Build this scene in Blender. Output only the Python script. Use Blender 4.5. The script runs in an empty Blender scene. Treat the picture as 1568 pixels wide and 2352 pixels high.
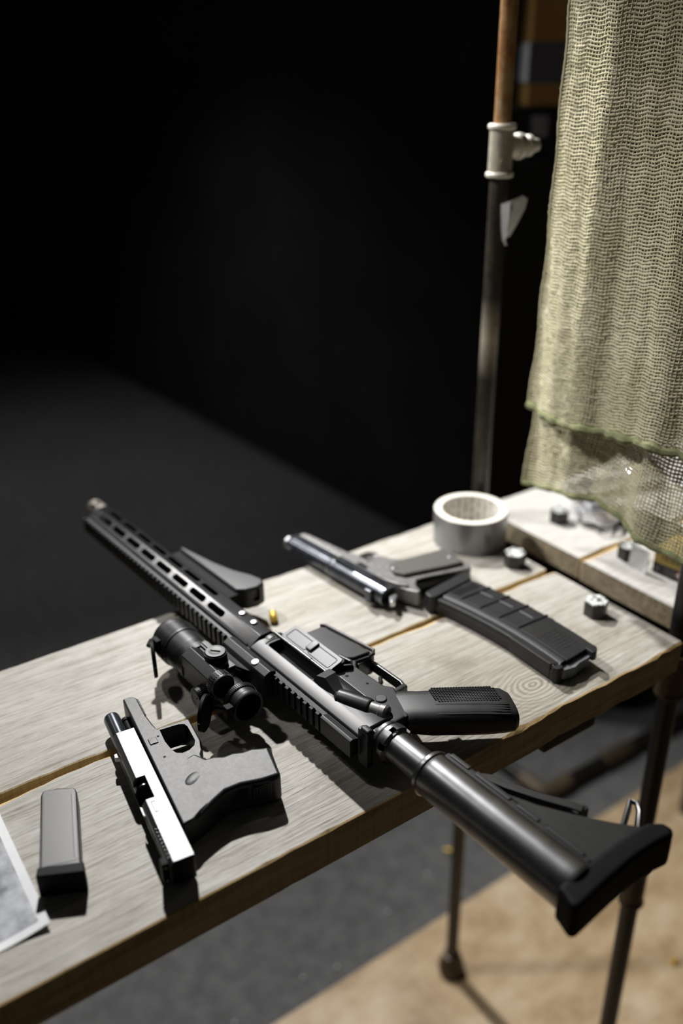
import bpy, bmesh, math, random
import numpy as np
from mathutils import Vector, Matrix, Euler
random.seed(7); rng = np.random.default_rng(7)
S = bpy.context.scene
C = S.collection
T = 1.0                                   # height of the table top above the floor
PI = math.pi

# ------------------------------------------------------------------ camera
cam_d = bpy.data.cameras.new('camera'); cam = bpy.data.objects.new('camera', cam_d); C.objects.link(cam)
YAW, PITCH, ROLL = math.radians(55.8957), math.radians(26.173), math.radians(-0.8588)
f_ = Vector((math.cos(YAW)*math.cos(PITCH), math.sin(YAW)*math.cos(PITCH), -math.sin(PITCH)))
r_ = Vector((math.sin(YAW), -math.cos(YAW), 0)); u_ = r_.cross(f_)
r2 = math.cos(ROLL)*r_ + math.sin(ROLL)*u_; u2 = -math.sin(ROLL)*r_ + math.cos(ROLL)*u_
M = Matrix((r2, u2, -f_)).transposed().to_4x4(); M.translation = Vector((0, 0, T+0.58))
cam.matrix_world = M
cam_d.sensor_fit = 'VERTICAL'; cam_d.sensor_height = 36; cam_d.sensor_width = 24
cam_d.lens = 36*2040/2352; cam_d.clip_start = 0.01; cam_d.clip_end = 60
cam_d.dof.use_dof = True; cam_d.dof.focus_distance = 0.835; cam_d.dof.aperture_fstop = 1.9
S.camera = cam

# ------------------------------------------------------------------ world, lamps, exposure
W = bpy.data.worlds.new('world'); S.world = W; W.use_nodes = True
W.node_tree.nodes['Background'].inputs[0].default_value = (0.9, 0.95, 1, 1)
W.node_tree.nodes['Background'].inputs[1].default_value = 0.011
def spot(name, loc, target, power, deg, blend, radius, col):
    l = bpy.data.lights.new(name, 'SPOT'); l.energy = power; l.spot_size = math.radians(deg); l.spot_blend = blend
    l.shadow_soft_size = radius; l.color = col
    o = bpy.data.objects.new(name, l); C.objects.link(o); o.location = loc
    o.rotation_euler = (Vector(target)-Vector(loc)).to_track_quat('-Z', 'Y').to_euler(); return o
spot('unseen_spotlight', (0.80, 2.05, T+1.60), (0.08, 0.58, T), 250, 110, 1.0, 0.035, (1.0, 0.985, 0.97))
spot('unseen_spotlight', (-0.20, 1.50, T+1.60), (1.30, 0.50, T-0.8), 100, 38, 1.0, 0.05, (1.0, 0.98, 0.96))
spot('unseen_spotlight', (-0.10, 1.95, T+1.60), (1.40, 0.50, T-0.1), 112, 41, 1.0, 0.05, (1.0, 0.98, 0.96))  # unseen lamp added to brighten the net and the second table
spot('unseen_spotlight', (-0.45, 2.80, T+1.60), (0.37, 1.04, T+0.05), 46, 16, 1.0, 0.06, (1.0, 0.98, 0.96))  # unseen lamp, its cone narrowed to brighten only the handguard
spot('unseen_spotlight', (0.85, 3.30, T+1.60), (0.60, 3.10, 0), 46, 104, 1.0, 0.06, (1.0, 0.98, 0.96))  # unseen lamp added to lift the background carpet
S.view_settings.view_transform = 'Standard'; S.view_settings.look = 'None'
S.view_settings.gamma = 1; S.view_settings.use_curve_mapping = False
S.view_settings.exposure = 0.0

# ------------------------------------------------------------------ materials
class NT:
    def __init__(s, name):
        s.m = bpy.data.materials.new(name); s.m.use_nodes = True; s.t = s.m.node_tree
        s.b = s.t.nodes['Principled BSDF']
    def n(s, typ, **kw):
        x = s.t.nodes.new(typ)
        for k, v in kw.items():
            if k.startswith('i_'): x.inputs[int(k[2:]) if k[2:].isdigit() else k[2:]].default_value = v
            else: setattr(x, k, v)
        return x
    def l(s, a, b): s.t.links.new(a, b)
    def coords(s, scale=(1, 1, 1), rand=False, kind='Object'):
        tc = s.n('ShaderNodeTexCoord'); mp = s.n('ShaderNodeMapping'); mp.inputs['Scale'].default_value = scale
        s.l(tc.outputs[kind], mp.inputs['Vector'])
        if rand:
            oi = s.n('ShaderNodeObjectInfo'); mu = s.n('ShaderNodeMath', operation='MULTIPLY', i_1=37.0)
            s.l(oi.outputs['Random'], mu.inputs[0]); cb = s.n('ShaderNodeCombineXYZ')
            for i in range(3): s.l(mu.outputs[0], cb.inputs[i])
            s.l(cb.outputs[0], mp.inputs['Location'])
        return mp.outputs[0]
    def noise(s, vec, scale=5, detail=4, rough=0.55):
        x = s.n('ShaderNodeTexNoise'); x.inputs['Scale'].default_value = scale; x.inputs['Detail'].default_value = detail
        x.inputs['Roughness'].default_value = rough; s.l(vec, x.inputs['Vector']); return x.outputs[0]
    def ramp(s, fac, stops):
        x = s.n('ShaderNodeValToRGB'); e = x.color_ramp.elements
        while len(e) < len(stops): e.new(0.5)
        for el, (p, c) in zip(e, stops): el.position = p; el.color = (*c, 1) if len(c) == 3 else c
        s.l(fac, x.inputs[0]); return x.outputs[0]
    def math(s, op, a, b=None, clamp=False):
        x = s.n('ShaderNodeMath', operation=op, use_clamp=clamp)
        for i, v in enumerate((a, b)):
            if v is None: continue
            if isinstance(v, (int, float)): x.inputs[i].default_value = v
            else: s.l(v, x.inputs[i])
        return x.outputs[0]
    def mix(s, fac, a, b, mode='MIX'):
        x = s.n('ShaderNodeMix', data_type='RGBA', blend_type=mode)
        for i, v in ((0, fac), (6, a), (7, b)):
            if isinstance(v, (int, float)): x.inputs[i].default_value = v
            elif isinstance(v, tuple): x.inputs[i].default_value = (*v, 1) if len(v) == 3 else v
            else: s.l(v, x.inputs[i])
        return x.outputs[2]
    def bump(s, h, strength=0.3, dist=0.001):
        x = s.n('ShaderNodeBump'); x.inputs['Strength'].default_value = strength; x.inputs['Distance'].default_value = dist
        s.l(h, x.inputs['Height']); s.l(x.outputs[0], s.b.inputs['Normal'])
    def set(s, **kw):
        for k, v in kw.items():
            k = k.replace('_', ' ')
            if isinstance(v, (int, float)): s.b.inputs[k].default_value = v
            elif isinstance(v, tuple): s.b.inputs[k].default_value = (*v, 1) if len(v) == 3 else v
            else: s.l(v, s.b.inputs[k])

def simple(name, col, rough=0.5, metal=0.0, spec=0.5, var=0.25, scale=60, bump=0.0, bscale=900, bdist=0.0003):
    k = NT(name); v = k.coords(); n = k.noise(v, scale, 4)
    d = tuple(c*(1-var) for c in col); b = tuple(min(1, c*(1+var)) for c in col)
    k.set(Base_Color=k.ramp(n, [(0.3, d), (0.7, b)]), Metallic=metal, Specular_IOR_Level=spec)
    n2 = k.noise(v, scale*0.5, 3)
    k.set(Roughness=k.math('ADD', k.math('MULTIPLY', n2, rough*0.14), rough*0.93))
    if bump: k.bump(k.noise(v, bscale, 2), bump, bdist)
    return k.m

MT = {}
MT['anodized'] = simple('anodized_black', (0.010, 0.010, 0.011), 0.30, 0.0, 0.9, 0.2, 80, 0.10, 2500)
MT['receiver'] = simple('receiver_black', (0.016, 0.016, 0.017), 0.40, 0.0, 0.42, 0.15, 60, 0.08, 2500)
MT['polymer'] = simple('black_polymer', (0.016, 0.016, 0.017), 0.44, 0.0, 0.5, 0.2, 60, 0.15, 1800)
MT['stock'] = simple('stock_polymer', (0.25, 0.25, 0.256), 0.32, 1.0, 0.5, 0.2, 40, 0.06, 1800)
MT['tube'] = simple('buffer_tube_black', (0.18, 0.18, 0.186), 0.36, 1.0, 0.5, 0.2, 40, 0.04, 1500)
MT['handguard'] = simple('handguard_anodized', (0.007, 0.007, 0.0075), 0.19, 0.0, 0.6, 0.2, 80, 0.05, 2500)
MT['matte'] = simple('matte_scope_black', (0.0085, 0.0085, 0.009), 0.45, 0.0, 0.45, 0.2, 80, 0.10, 2500)
MT['cover'] = simple('stamped_cover', (0.062, 0.062, 0.064), 0.42, 0.5, 0.5, 0.1, 60)
MT['dark'] = simple('recess_black', (0.004, 0.004, 0.004), 0.7, 0, 0.2)
MT['rubber'] = simple('black_rubber', (0.004, 0.004, 0.004), 0.6, 0, 0.15)
MT['gunmetal'] = simple('gunmetal', (0.22, 0.215, 0.21), 0.42, 0.6, 0.5, 0.3, 200)
MT['muzzle'] = simple('worn_muzzle_steel', (0.30, 0.27, 0.24), 0.42, 0.6, 0.5, 0.5, 150)
MT['chrome'] = simple('chrome', (0.72, 0.72, 0.74), 0.24, 0.7, 0.5, 0.1, 60)
MT['zinc'] = simple('zinc_screw', (0.62, 0.62, 0.64), 0.28, 0.9)
MT['slide'] = simple('slide_coating', (0.085, 0.085, 0.088), 0.37, 0.7, 0.5, 0.1, 60, 0.05, 2500)
MT['frame'] = simple('pistol_frame_polymer', (0.017, 0.0173, 0.0182), 0.44, 0.0, 0.42, 0.12, 500, 0.35, 1300)
MT['blued'] = simple('blued_steel', (0.085, 0.092, 0.105), 0.24, 0.75, 0.5, 0.3, 70)
MT['grip'] = simple('checkered_grip', (0.075, 0.071, 0.060), 0.55, 0, 0.5, 0.25, 300, 0.6, 1400, 0.0006)
MT['magplate'] = simple('magazine_shell', (0.030, 0.030, 0.031), 0.42, 0, 0.55, 0.22, 45, 0.05, 2000)
MT['follower'] = simple('grey_follower', (0.16, 0.165, 0.175), 0.42)
MT['pmag'] = simple('magazine_polymer', (0.020, 0.020, 0.021), 0.42, 0, 0.3, 0.18, 70, 0.3, 1700)
MT['brass'] = simple('brass', (0.95, 0.62, 0.12), 0.45, 0.55, 0.5, 0.12, 200)
MT['glass'] = simple('coated_lens', (0.006, 0.006, 0.009), 0.10, 0, 0.4)
MT['white_card'] = simple('white_card', (0.84, 0.85, 0.86), 0.5)
MT['paper'] = simple('white_paper', (0.88, 0.89, 0.91), 0.45, 0, 0.5, 0.05)
MT['greenmark'] = simple('pale_green_mark', (0.32, 0.42, 0.16), 0.5)
MT['carton_yellow'] = simple('carton_yellow', (0.60, 0.43, 0.10), 0.35, 0, 0.5, 0.12, 40)
MT['carton_black'] = simple('carton_black', (0.018, 0.016, 0.016), 0.35)
MT['print_grey'] = simple('print_grey', (0.20, 0.19, 0.18), 0.5)
MT['print_olive'] = simple('print_olive', (0.24, 0.17, 0.03), 0.5)
MT['print_red'] = simple('print_red', (0.60, 0.10, 0.08), 0.5)
MT['cardboard'] = simple('brown_cardboard', (0.26, 0.145, 0.04), 0.65, 0, 0.3, 0.12, 12)
MT['cardtape'] = simple('dark_grey_tape', (0.075, 0.075, 0.09), 0.22, 0, 0.6, 0.1, 20)
MT['tapeglint'] = simple('tape_glint', (0.55, 0.57, 0.60), 0.3)
MT['cabinet'] = simple('black_cabinet', (0.006, 0.006, 0.006), 0.7, 0, 0.2)
MT['greylabel'] = simple('grey_label', (0.16, 0.15, 0.18), 0.6)
MT['wall'] = simple('black_wall', (0.042, 0.042, 0.042), 0.9, 0, 0.15, 0.2, 3)
MT['corepaper'] = simple('core_board', (0.82, 0.79, 0.70), 0.7, 0, 0.3, 0.05)
MT['hem'] = simple('green_hem', (0.21, 0.22, 0.115), 0.85, 0, 0.2, 0.25, 400, 0.5, 1500, 0.0006)
MT['tapefilm'] = simple('white_strip', (0.90, 0.92, 0.93), 0.28, 0, 0.6, 0.12, 60)
MT['fitting'] = simple('cast_fitting', (0.44, 0.40, 0.32), 0.50, 0.25, 0.5, 0.18, 70, 0.2, 500, 0.0006)
MT['fittinglight'] = simple('pale_fitting_rim', (0.72, 0.68, 0.58), 0.5, 0.1, 0.5, 0.12, 90)
MT['brownfitting'] = simple('brown_fitting', (0.10, 0.075, 0.045), 0.5, 0.2, 0.4, 0.4, 40)
MT['darkfitting'] = simple('dark_fitting', (0.06, 0.045, 0.025), 0.45, 0.3, 0.5, 0.4, 40)

def wood_top(name='weathered_plank_top', pale=0.0):
    k = NT(name); v = k.coords((1, 1, 1), True)
    w = k.noise(k.coords((4, 9, 9), True), 1, 3)
    sep = k.n('ShaderNodeSeparateXYZ'); k.l(v, sep.inputs[0])
    yw = k.math('ADD', sep.outputs[1], k.math('MULTIPLY', w, 0.022))
    cb = k.n('ShaderNodeCombineXYZ')
    k.l(k.math('MULTIPLY', sep.outputs[0], 0.05), cb.inputs[0]); k.l(yw, cb.inputs[1]); k.l(sep.outputs[2], cb.inputs[2])
    g1 = k.noise(cb.outputs[0], 330, 3, 0.6)          # fine ridges along the board
    g2 = k.noise(cb.outputs[0], 75, 3, 0.55)          # broader bands
    bl = k.noise(k.coords((2.2, 5, 5), True), 1.6, 5, 0.6)
    sp = k.noise(k.coords((1, 1.4, 1), True), 230, 2, 0.7)
    fac = k.math('ADD', k.math('MULTIPLY', g1, 0.50), k.math('MULTIPLY', g2, 0.24))
    fac = k.math('ADD', fac, k.math('MULTIPLY', bl, 0.24)); fac = k.math('ADD', fac, k.math('MULTIPLY', k.noise(k.coords((0.5, 1, 1), True), 95, 4, 0.65), 0.24))
    col = k.ramp(fac, [(0.43, (0.19, 0.170, 0.132)), (0.55, (0.36, 0.338, 0.290)), (0.66, (0.455, 0.437, 0.395)), (0.80, (0.54, 0.525, 0.485))])
    warm = k.ramp(k.noise(k.coords((1.5, 4, 4), True), 2.2, 3), [(0.5, (0, 0, 0)), (0.75, (1, 1, 1))])
    col = k.mix(k.math('MULTIPLY', warm, 0.35), col, (0.46, 0.41, 0.32))
    dirt = k.ramp(k.noise(k.coords((3, 5, 5), True), 4.5, 4, 0.65), [(0.56, (0, 0, 0)), (0.72, (1, 1, 1))])
    col = k.mix(k.math('MULTIPLY', dirt, 0.45), col, (0.20, 0.175, 0.125))
    fle = k.ramp(sp, [(0.74, (0, 0, 0)), (0.80, (1, 1, 1))])
    col = k.mix(k.math('MULTIPLY', fle, 0.5), col, (0.74, 0.71, 0.64))
    if not pale:                                   # a soft-edged darker patch around the front right of the near plank
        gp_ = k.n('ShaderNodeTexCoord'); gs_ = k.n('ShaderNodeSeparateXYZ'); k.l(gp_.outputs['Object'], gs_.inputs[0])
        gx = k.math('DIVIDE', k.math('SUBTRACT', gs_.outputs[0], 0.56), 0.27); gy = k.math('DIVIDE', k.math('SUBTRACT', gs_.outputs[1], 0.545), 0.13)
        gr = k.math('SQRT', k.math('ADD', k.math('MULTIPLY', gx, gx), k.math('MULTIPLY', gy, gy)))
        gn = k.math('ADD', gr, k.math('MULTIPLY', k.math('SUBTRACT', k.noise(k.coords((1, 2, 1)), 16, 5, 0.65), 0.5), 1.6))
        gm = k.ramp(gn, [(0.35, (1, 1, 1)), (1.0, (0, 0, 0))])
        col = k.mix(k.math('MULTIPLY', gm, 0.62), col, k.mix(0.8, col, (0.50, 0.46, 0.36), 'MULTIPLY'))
    if not pale:                                   # a knot with growth rings near the front right corner
        kp = k.n('ShaderNodeTexCoord'); ks = k.n('ShaderNodeSeparateXYZ'); k.l(kp.outputs['Object'], ks.inputs[0])
        dx = k.math('MULTIPLY', k.math('SUBTRACT', ks.outputs[0], 0.592), 0.62); dy = k.math('SUBTRACT', ks.outputs[1], 0.518)
        kr = k.math('SQRT', k.math('ADD', k.math('MULTIPLY', dx, dx), k.math('MULTIPLY', dy, dy)))
        kn = k.noise(k.coords((1, 1, 1)), 22, 2)
        rg = k.math('SINE', k.math('ADD', k.math('MULTIPLY', kr, 1250), k.math('MULTIPLY', kn, 16)))
        mask = k.math('MULTIPLY', k.math('SUBTRACT', 1.0, k.math('DIVIDE', kr, 0.052), True), 0.85)
        rc = k.ramp(k.math('ADD', k.math('MULTIPLY', rg, 0.5), 0.5), [(0.1, (0.20, 0.18, 0.135)), (0.75, (0.43, 0.405, 0.345))])
        col = k.mix(mask, col, rc)
    if pale: col = k.mix(pale, col, (0.80, 0.79, 0.76))
    k.set(Base_Color=col, Roughness=0.55, Specular_IOR_Level=0.5)
    k.bump(k.math('ADD', k.math('MULTIPLY', g1, 0.8), k.math('MULTIPLY', g2, 0.5)), 0.9, 0.0018)
    return k.m
def wood_side(name, dark, lite):
    k = NT(name); v = k.coords((0.08, 1, 1), True); g = k.noise(v, 160, 4, 0.6)
    b = k.noise(k.coords((5, 12, 20), True), 1.2, 4)
    st = k.noise(k.coords((1.0, 0.2, 0.02), True), 420, 2)
    fac = k.math('ADD', k.math('MULTIPLY', g, 0.5), k.math('ADD', k.math('MULTIPLY', b, 0.4), k.math('MULTIPLY', st, 0.2)))
    k.set(Base_Color=k.ramp(fac, [(0.38, dark), (0.72, lite)]), Roughness=0.62, Specular_IOR_Level=0.3); k.bump(k.math('ADD', g, st), 0.6, 0.0012)
    return k.m
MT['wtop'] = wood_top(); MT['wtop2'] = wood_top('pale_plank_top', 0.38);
MT['wside'] = wood_side('sawn_plank_side', (0.26, 0.19, 0.09), (0.70, 0.56, 0.33))
MT['wend'] = wood_side('plank_end_grain', (0.15, 0.12, 0.075), (0.46, 0.385, 0.27))
MT['wraw'] = wood_side('raw_split_wood', (0.45, 0.28, 0.10), (0.76, 0.57, 0.29))
MT['wbatten'] = wood_side('dark_batten_wood', (0.02, 0.017, 0.012), (0.055, 0.045, 0.03))

def carpet():
    k = NT('dark_carpet'); v = k.coords(); a = k.noise(v, 420, 3, 0.7); b = k.noise(v, 26, 4, 0.7); c = k.noise(v, 1.5, 3)
    fac = k.math('ADD', k.math('MULTIPLY', a, 0.45), k.math('ADD', k.math('MULTIPLY', b, 0.4), k.math('MULTIPLY', c, 0.15)))
    k.set(Base_Color=k.ramp(fac, [(0.36, (0.08, 0.08, 0.08)), (0.66, (0.23, 0.23, 0.23))]), Roughness=0.95, Specular_IOR_Level=0.1)
    k.bump(a, 0.8, 0.004); return k.m
def lino():
    k = NT('tan_floor_board'); v = k.coords(); a = k.noise(v, 11, 5, 0.6); b = k.noise(k.coords((1.2, 5, 1)), 3.5, 4, 0.6); c = k.noise(v, 150, 2)
    fac = k.math('ADD', k.math('MULTIPLY', a, 0.5), k.math('ADD', k.math('MULTIPLY', b, 0.4), k.math('MULTIPLY', c, 0.1)))
    k.set(Base_Color=k.ramp(fac, [(0.36, (0.31, 0.20, 0.10)), (0.5, (0.50, 0.365, 0.215)), (0.64, (0.64, 0.52, 0.36))]), Roughness=0.48, Specular_IOR_Level=0.4)
    return k.m
MT['carpet'] = carpet(); MT['lino'] = lino()

def pole_mat(name, upper):
    k = NT(name); v = k.coords((1, 1, 0.45)); a = k.noise(v, 120, 5, 0.7); b = k.noise(k.coords((1, 1, 0.6)), 34, 4, 0.65)
    fac = k.math('ADD', k.math('MULTIPLY', a, 0.5), k.math('MULTIPLY', b, 0.5))
    if upper:
        c = k.ramp(fac, [(0.38, (0.12, 0.055, 0.020)), (0.48, (0.36, 0.175, 0.062)), (0.58, (0.44, 0.28, 0.14)), (0.68, (0.50, 0.40, 0.28))])
        k.set(Base_Color=c, Roughness=0.42, Metallic=0.35)
    else:
        c = k.ramp(fac, [(0.36, (0.018, 0.015, 0.012)), (0.56, (0.052, 0.044, 0.034)), (0.74, (0.12, 0.080, 0.042))])
        sep = k.n('ShaderNodeSeparateXYZ'); tc = k.n('ShaderNodeTexCoord'); k.l(tc.outputs['Object'], sep.inputs[0])
        d = k.math('ABSOLUTE', k.math('SUBTRACT', sep.outputs[2], T+0.262))       # a worn, pale band of old paint
        wear = k.math('MULTIPLY', k.math('SUBTRACT', 1.0, k.math('DIVIDE', d, 0.055), True), k.ramp(a, [(0.30, (0, 0, 0)), (0.42, (1, 1, 1))]))
        c = k.mix(wear, c, (0.42, 0.37, 0.29))
        k.set(Base_Color=c, Roughness=0.40, Metallic=0.3)
    k.bump(a, 0.3, 0.0008); return k.m
MT['rustpole'] = pole_mat('rusty_copper_pipe', True); MT['steelpole'] = pole_mat('dark_steel_pipe', False)
MT['darkpole'] = simple('blackened_pipe', (0.012, 0.011, 0.010), 0.4, 0.2, 0.5, 0.4, 40)

def ducttape():
    k = NT('silver_duct_tape'); v = k.coords((1, 1, 0.12)); n = k.noise(v, 45, 3)
    k.set(Base_Color=k.ramp(n, [(0.3, (0.22, 0.22, 0.225)), (0.7, (0.33, 0.33, 0.335))]), Metallic=0.5, Roughness=0.36); return k.m
def coreprint():
    k = NT('printed_core'); tc = k.n('ShaderNodeTexCoord'); sep = k.n('ShaderNodeSeparateXYZ'); k.l(tc.outputs['Object'], sep.inputs[0])
    ang = k.math('ARCTAN2', sep.outputs[1], sep.outputs[0])
    cb = k.n('ShaderNodeCombineXYZ'); k.l(k.math('MULTIPLY', ang, 5.2), cb.inputs[0]); k.l(k.math('MULTIPLY', sep.outputs[2], 60), cb.inputs[1])
    n = k.noise(cb.outputs[0], 2.2, 2)
    st = k.math('SINE', k.math('MULTIPLY', ang, 26.0))
    m = k.math('MULTIPLY', k.ramp(n, [(0.44, (0, 0, 0)), (0.54, (1, 1, 1))]), k.math('GREATER_THAN', st, 0.15))
    k.set(Base_Color=k.mix(k.math('MULTIPLY', m, 0.8), (0.82, 0.79, 0.75), (0.26, 0.22, 0.13)), Roughness=0.6); return k.m
def speckle():
    k = NT('pale_speckled_top'); n = k.noise(k.coords((1, 1, 1), True), 160, 3, 0.65)
    k.set(Base_Color=k.ramp(n, [(0.44, (0.06, 0.07, 0.06)), (0.49, (0.62, 0.64, 0.61)), (0.7, (0.80, 0.82, 0.79))]), Roughness=0.45); k.bump(n, 0.4, 0.0008); return k.m
def hexside():
    k = NT('dark_mottled_side'); n = k.noise(k.coords((1, 1, 0.6), True), 110, 3)
    k.set(Base_Color=k.ramp(n, [(0.35, (0.006, 0.007, 0.005)), (0.6, (0.022, 0.020, 0.014)), (0.75, (0.07, 0.06, 0.045))]), Roughness=0.35); return k.m
def netmat():
    k = NT('olive_scrim_yarn'); v = k.coords(); n = k.noise(v, 18, 4, 0.6); n2 = k.noise(v, 900, 2)
    c = k.ramp(n, [(0.35, (0.54, 0.495, 0.33)), (0.65, (0.70, 0.65, 0.47))])
    k.set(Base_Color=k.mix(k.math('MULTIPLY', n2, 0.3), c, (0.38, 0.37, 0.20)), Roughness=0.9, Specular_IOR_Level=0.15); return k.m
def photo():
    k = NT('printed_grey_picture'); n = k.noise(k.coords((1, 1, 1)), 26, 5, 0.6)
    k.set(Base_Color=k.ramp(n, [(0.34, (0.14, 0.155, 0.18)), (0.48, (0.46, 0.48, 0.51)), (0.64, (0.76, 0.78, 0.80))]), Roughness=0.3); return k.m
MT['duct'] = ducttape(); MT['core'] = coreprint(); MT['speck'] = speckle(); MT['hexside'] = hexside(); MT['net'] = netmat(); MT['photo'] = photo()

# ------------------------------------------------------------------ mesh helpers (bmesh units: whatever obj() scales, mm for objects)
def merge(bm, tmp):
    me = bpy.data.meshes.new('t'); tmp.to_mesh(me); tmp.free(); bm.from_mesh(me); bpy.data.meshes.remove(me)
def bevel(t, b, seg=2, ang=25):
    if b <= 0: return
    es = [e for e in t.edges if len(e.link_faces) == 2 and e.calc_face_angle(0) > math.radians(ang)]
    bmesh.ops.bevel(t, geom=es, offset=b, segments=seg, profile=0.5, affect='EDGES', clamp_overlap=True)
def prism(bm, pts, z0, z1, b=0.0, seg=2, mat=None):
    t = bmesh.new(); vs = [t.verts.new((x, y, z0)) for x, y in pts]; fc = t.faces.new(vs)
    r = bmesh.ops.extrude_face_region(t, geom=[fc]); bmesh.ops.translate(t, vec=(0, 0, z1-z0), verts=[v for v in r['geom'] if isinstance(v, bmesh.types.BMVert)])
    bmesh.ops.recalc_face_normals(t, faces=t.faces); bevel(t, b, seg)
    if mat is not None: t.transform(mat)
    merge(bm, t); return bm
XM = Matrix(((0, 0, 1, 0), (1, 0, 0, 0), (0, 1, 0, 0), (0, 0, 0, 1)))   # (a,b,c) -> x=c, y=a, z=b : outline in y,z swept along x
def xprism(bm, pts, x0, x1, b=0.0, seg=2): return prism(bm, pts, x0, x1, b, seg, XM)
def box(bm, x0, x1, y0, y1, z0, z1, b=0.0, seg=2, mat=None):
    return prism(bm, [(x0, y0), (x1, y0), (x1, y1), (x0, y1)], z0, z1, b, seg, mat)
def axis_m(p0, d):
    q = Vector(d).to_track_quat('Z', 'Y').to_matrix().to_4x4(); q.translation = Vector(p0); return q
def lathe(bm, prof, p0=(0, 0, 0), d=(0, 0, 1), seg=40, cap=True):
    """prof: list of (radius, distance along the axis)"""
    t = bmesh.new(); rings = []
    for r, h in prof:
        rings.append([t.verts.new((r*math.cos(2*PI*i/seg), r*math.sin(2*PI*i/seg), h)) for i in range(seg)])
    for a, b in zip(rings, rings[1:]):
        for i in range(seg):
            j = (i+1) % seg; t.faces.new((a[i], a[j], b[j], b[i]))
    if cap: t.faces.new(rings[0][::-1]); t.faces.new(rings[-1])
    t.transform(axis_m(p0, d)); merge(bm, t); return bm
def cyl(bm, p0, p1, r, seg=28, b=0.0):
    d = Vector(p1)-Vector(p0); L = d.length
    return lathe(bm, [(r-b, 0), (r, b), (r, L-b), (r-b, L)] if b else [(r, 0), (r, L)], p0, d, seg)
def loft(bm, rings, cap=True, closed=True):
    t = bmesh.new(); R = [[t.verts.new(p) for p in r] for r in rings]; n = len(R[0])
    for a, b in zip(R, R[1:]):
        for i in range(n if closed else n-1):
            j = (i+1) % n; t.faces.new((a[i], a[j], b[j], b[i]))
    if cap: t.faces.new(R[0][::-1]); t.faces.new(R[-1])
    bmesh.ops.recalc_face_normals(t, faces=t.faces); merge(bm, t); return bm
def tube(bm, pts, r, seg=10, cap=True):
    P = [Vector(p) for p in pts]; rings = []; up = None
    for i, p in enumerate(P):
        d = (P[min(i+1, len(P)-1)]-P[max(i-1, 0)]).normalized()
        if up is None: up = d.orthogonal().normalized()
        up = (up-d*up.dot(d)).normalized(); s = d.cross(up)
        rr = r[i] if isinstance(r, (list, tuple)) else r
        rings.append([p+rr*(math.cos(2*PI*k/seg)*up+math.sin(2*PI*k/seg)*s) for k in range(seg)])
    return loft(bm, rings, cap)
def bar(bm, pts, w, z0, z1, b=0.0):
    """flat strap of width w following pts in the x,y plane, between z0 and z1"""
    L = []; Rr = []; P = [Vector((*p, 0)) for p in pts]
    for i, p in enumerate(P):
        d = (P[min(i+1, len(P)-1)]-P[max(i-1, 0)]).normalized(); n = Vector((-d.y, d.x, 0))*w/2
        L.append((p+n).to_2d()[:]); Rr.append((p-n).to_2d()[:])
    return prism(bm, L+Rr[::-1], z0, z1, b)
def rr(w, h, r, n=4, cx=0, cy=0):
    o = []
    for sx, sy, a0 in ((1, 1, 0), (-1, 1, 90), (-1, -1, 180), (1, -1, 270)):
        for k in range(n+1):
            a = math.radians(a0+90*k/n); o.append((cx+sx*(w/2-r)+r*math.cos(a), cy+sy*(h/2-r)+r*math.sin(a)))
    return o
def newbm(): return bmesh.new()
def obj(name, bm, mat, parent=None, scale=0.001, smooth=True, ang=32):
    me = bpy.data.meshes.new(name)
    if scale != 1: bmesh.ops.scale(bm, vec=(scale,)*3, verts=bm.verts)
    bm.to_mesh(me); bm.free()
    for mm in (mat if isinstance(mat, list) else [mat]): me.materials.append(MT[mm])
    if smooth:
        me.polygons.foreach_set('use_smooth', [True]*len(me.polygons)); me.set_sharp_from_angle(angle=math.radians(ang))
    o = bpy.data.objects.new(name, me); C.objects.link(o)
    if smooth: weight(o)
    if parent: o.parent = parent
    return o
def weight(o):
    w = o.modifiers.new('weighted_normal', 'WEIGHTED_NORMAL'); w.keep_sharp = True; w.weight = 90
def cut(o, cutters):
    """carve the cutter bmeshes (mm) out of o; they share o's local space"""
    bm = newbm()
    for c in cutters: merge(bm, c)
    bmesh.ops.scale(bm, vec=(0.001,)*3, verts=bm.verts); me = bpy.data.meshes.new('c'); bm.to_mesh(me); bm.free()
    c = bpy.data.objects.new('c', me); C.objects.link(c); c.parent = o.parent
    o.modifiers.clear(); md = o.modifiers.new('b', 'BOOLEAN'); md.operation = 'DIFFERENCE'; md.object = c; md.solver = 'EXACT'; md.use_self = True
    bpy.context.view_layer.update(); dg = bpy.context.evaluated_depsgraph_get()
    nm = bpy.data.meshes.new_from_object(o.evaluated_get(dg)); o.modifiers.clear(); old = o.data; o.data = nm; nm.name = o.name
    nm.set_sharp_from_angle(angle=math.radians(32)); weight(o)
    bpy.data.meshes.remove(old); bpy.data.objects.remove(c); bpy.data.meshes.remove(me)
def tag(o, label=None, cat=None, group=None, kind=None):
    for k, v in (('label', label), ('category', cat), ('group', group), ('kind', kind)):
        if v: o[k] = v
    return o
def empty(name, loc, rz=0.0):
    o = bpy.data.objects.new(name, None); C.objects.link(o); o.location = loc; o.rotation_euler = (0, 0, math.radians(rz)); o.empty_display_size = 0.05
    return o
def dup(o, loc, rz):
    r = o.copy(); C.objects.link(r); r.location = loc; r.rotation_euler = (0, 0, math.radians(rz))
    for ch in list(o.children):
        c = ch.copy(); C.objects.link(c); c.parent = r
        for g in ch.children:
            d = g.copy(); C.objects.link(d); d.parent = c
    return r

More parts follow.
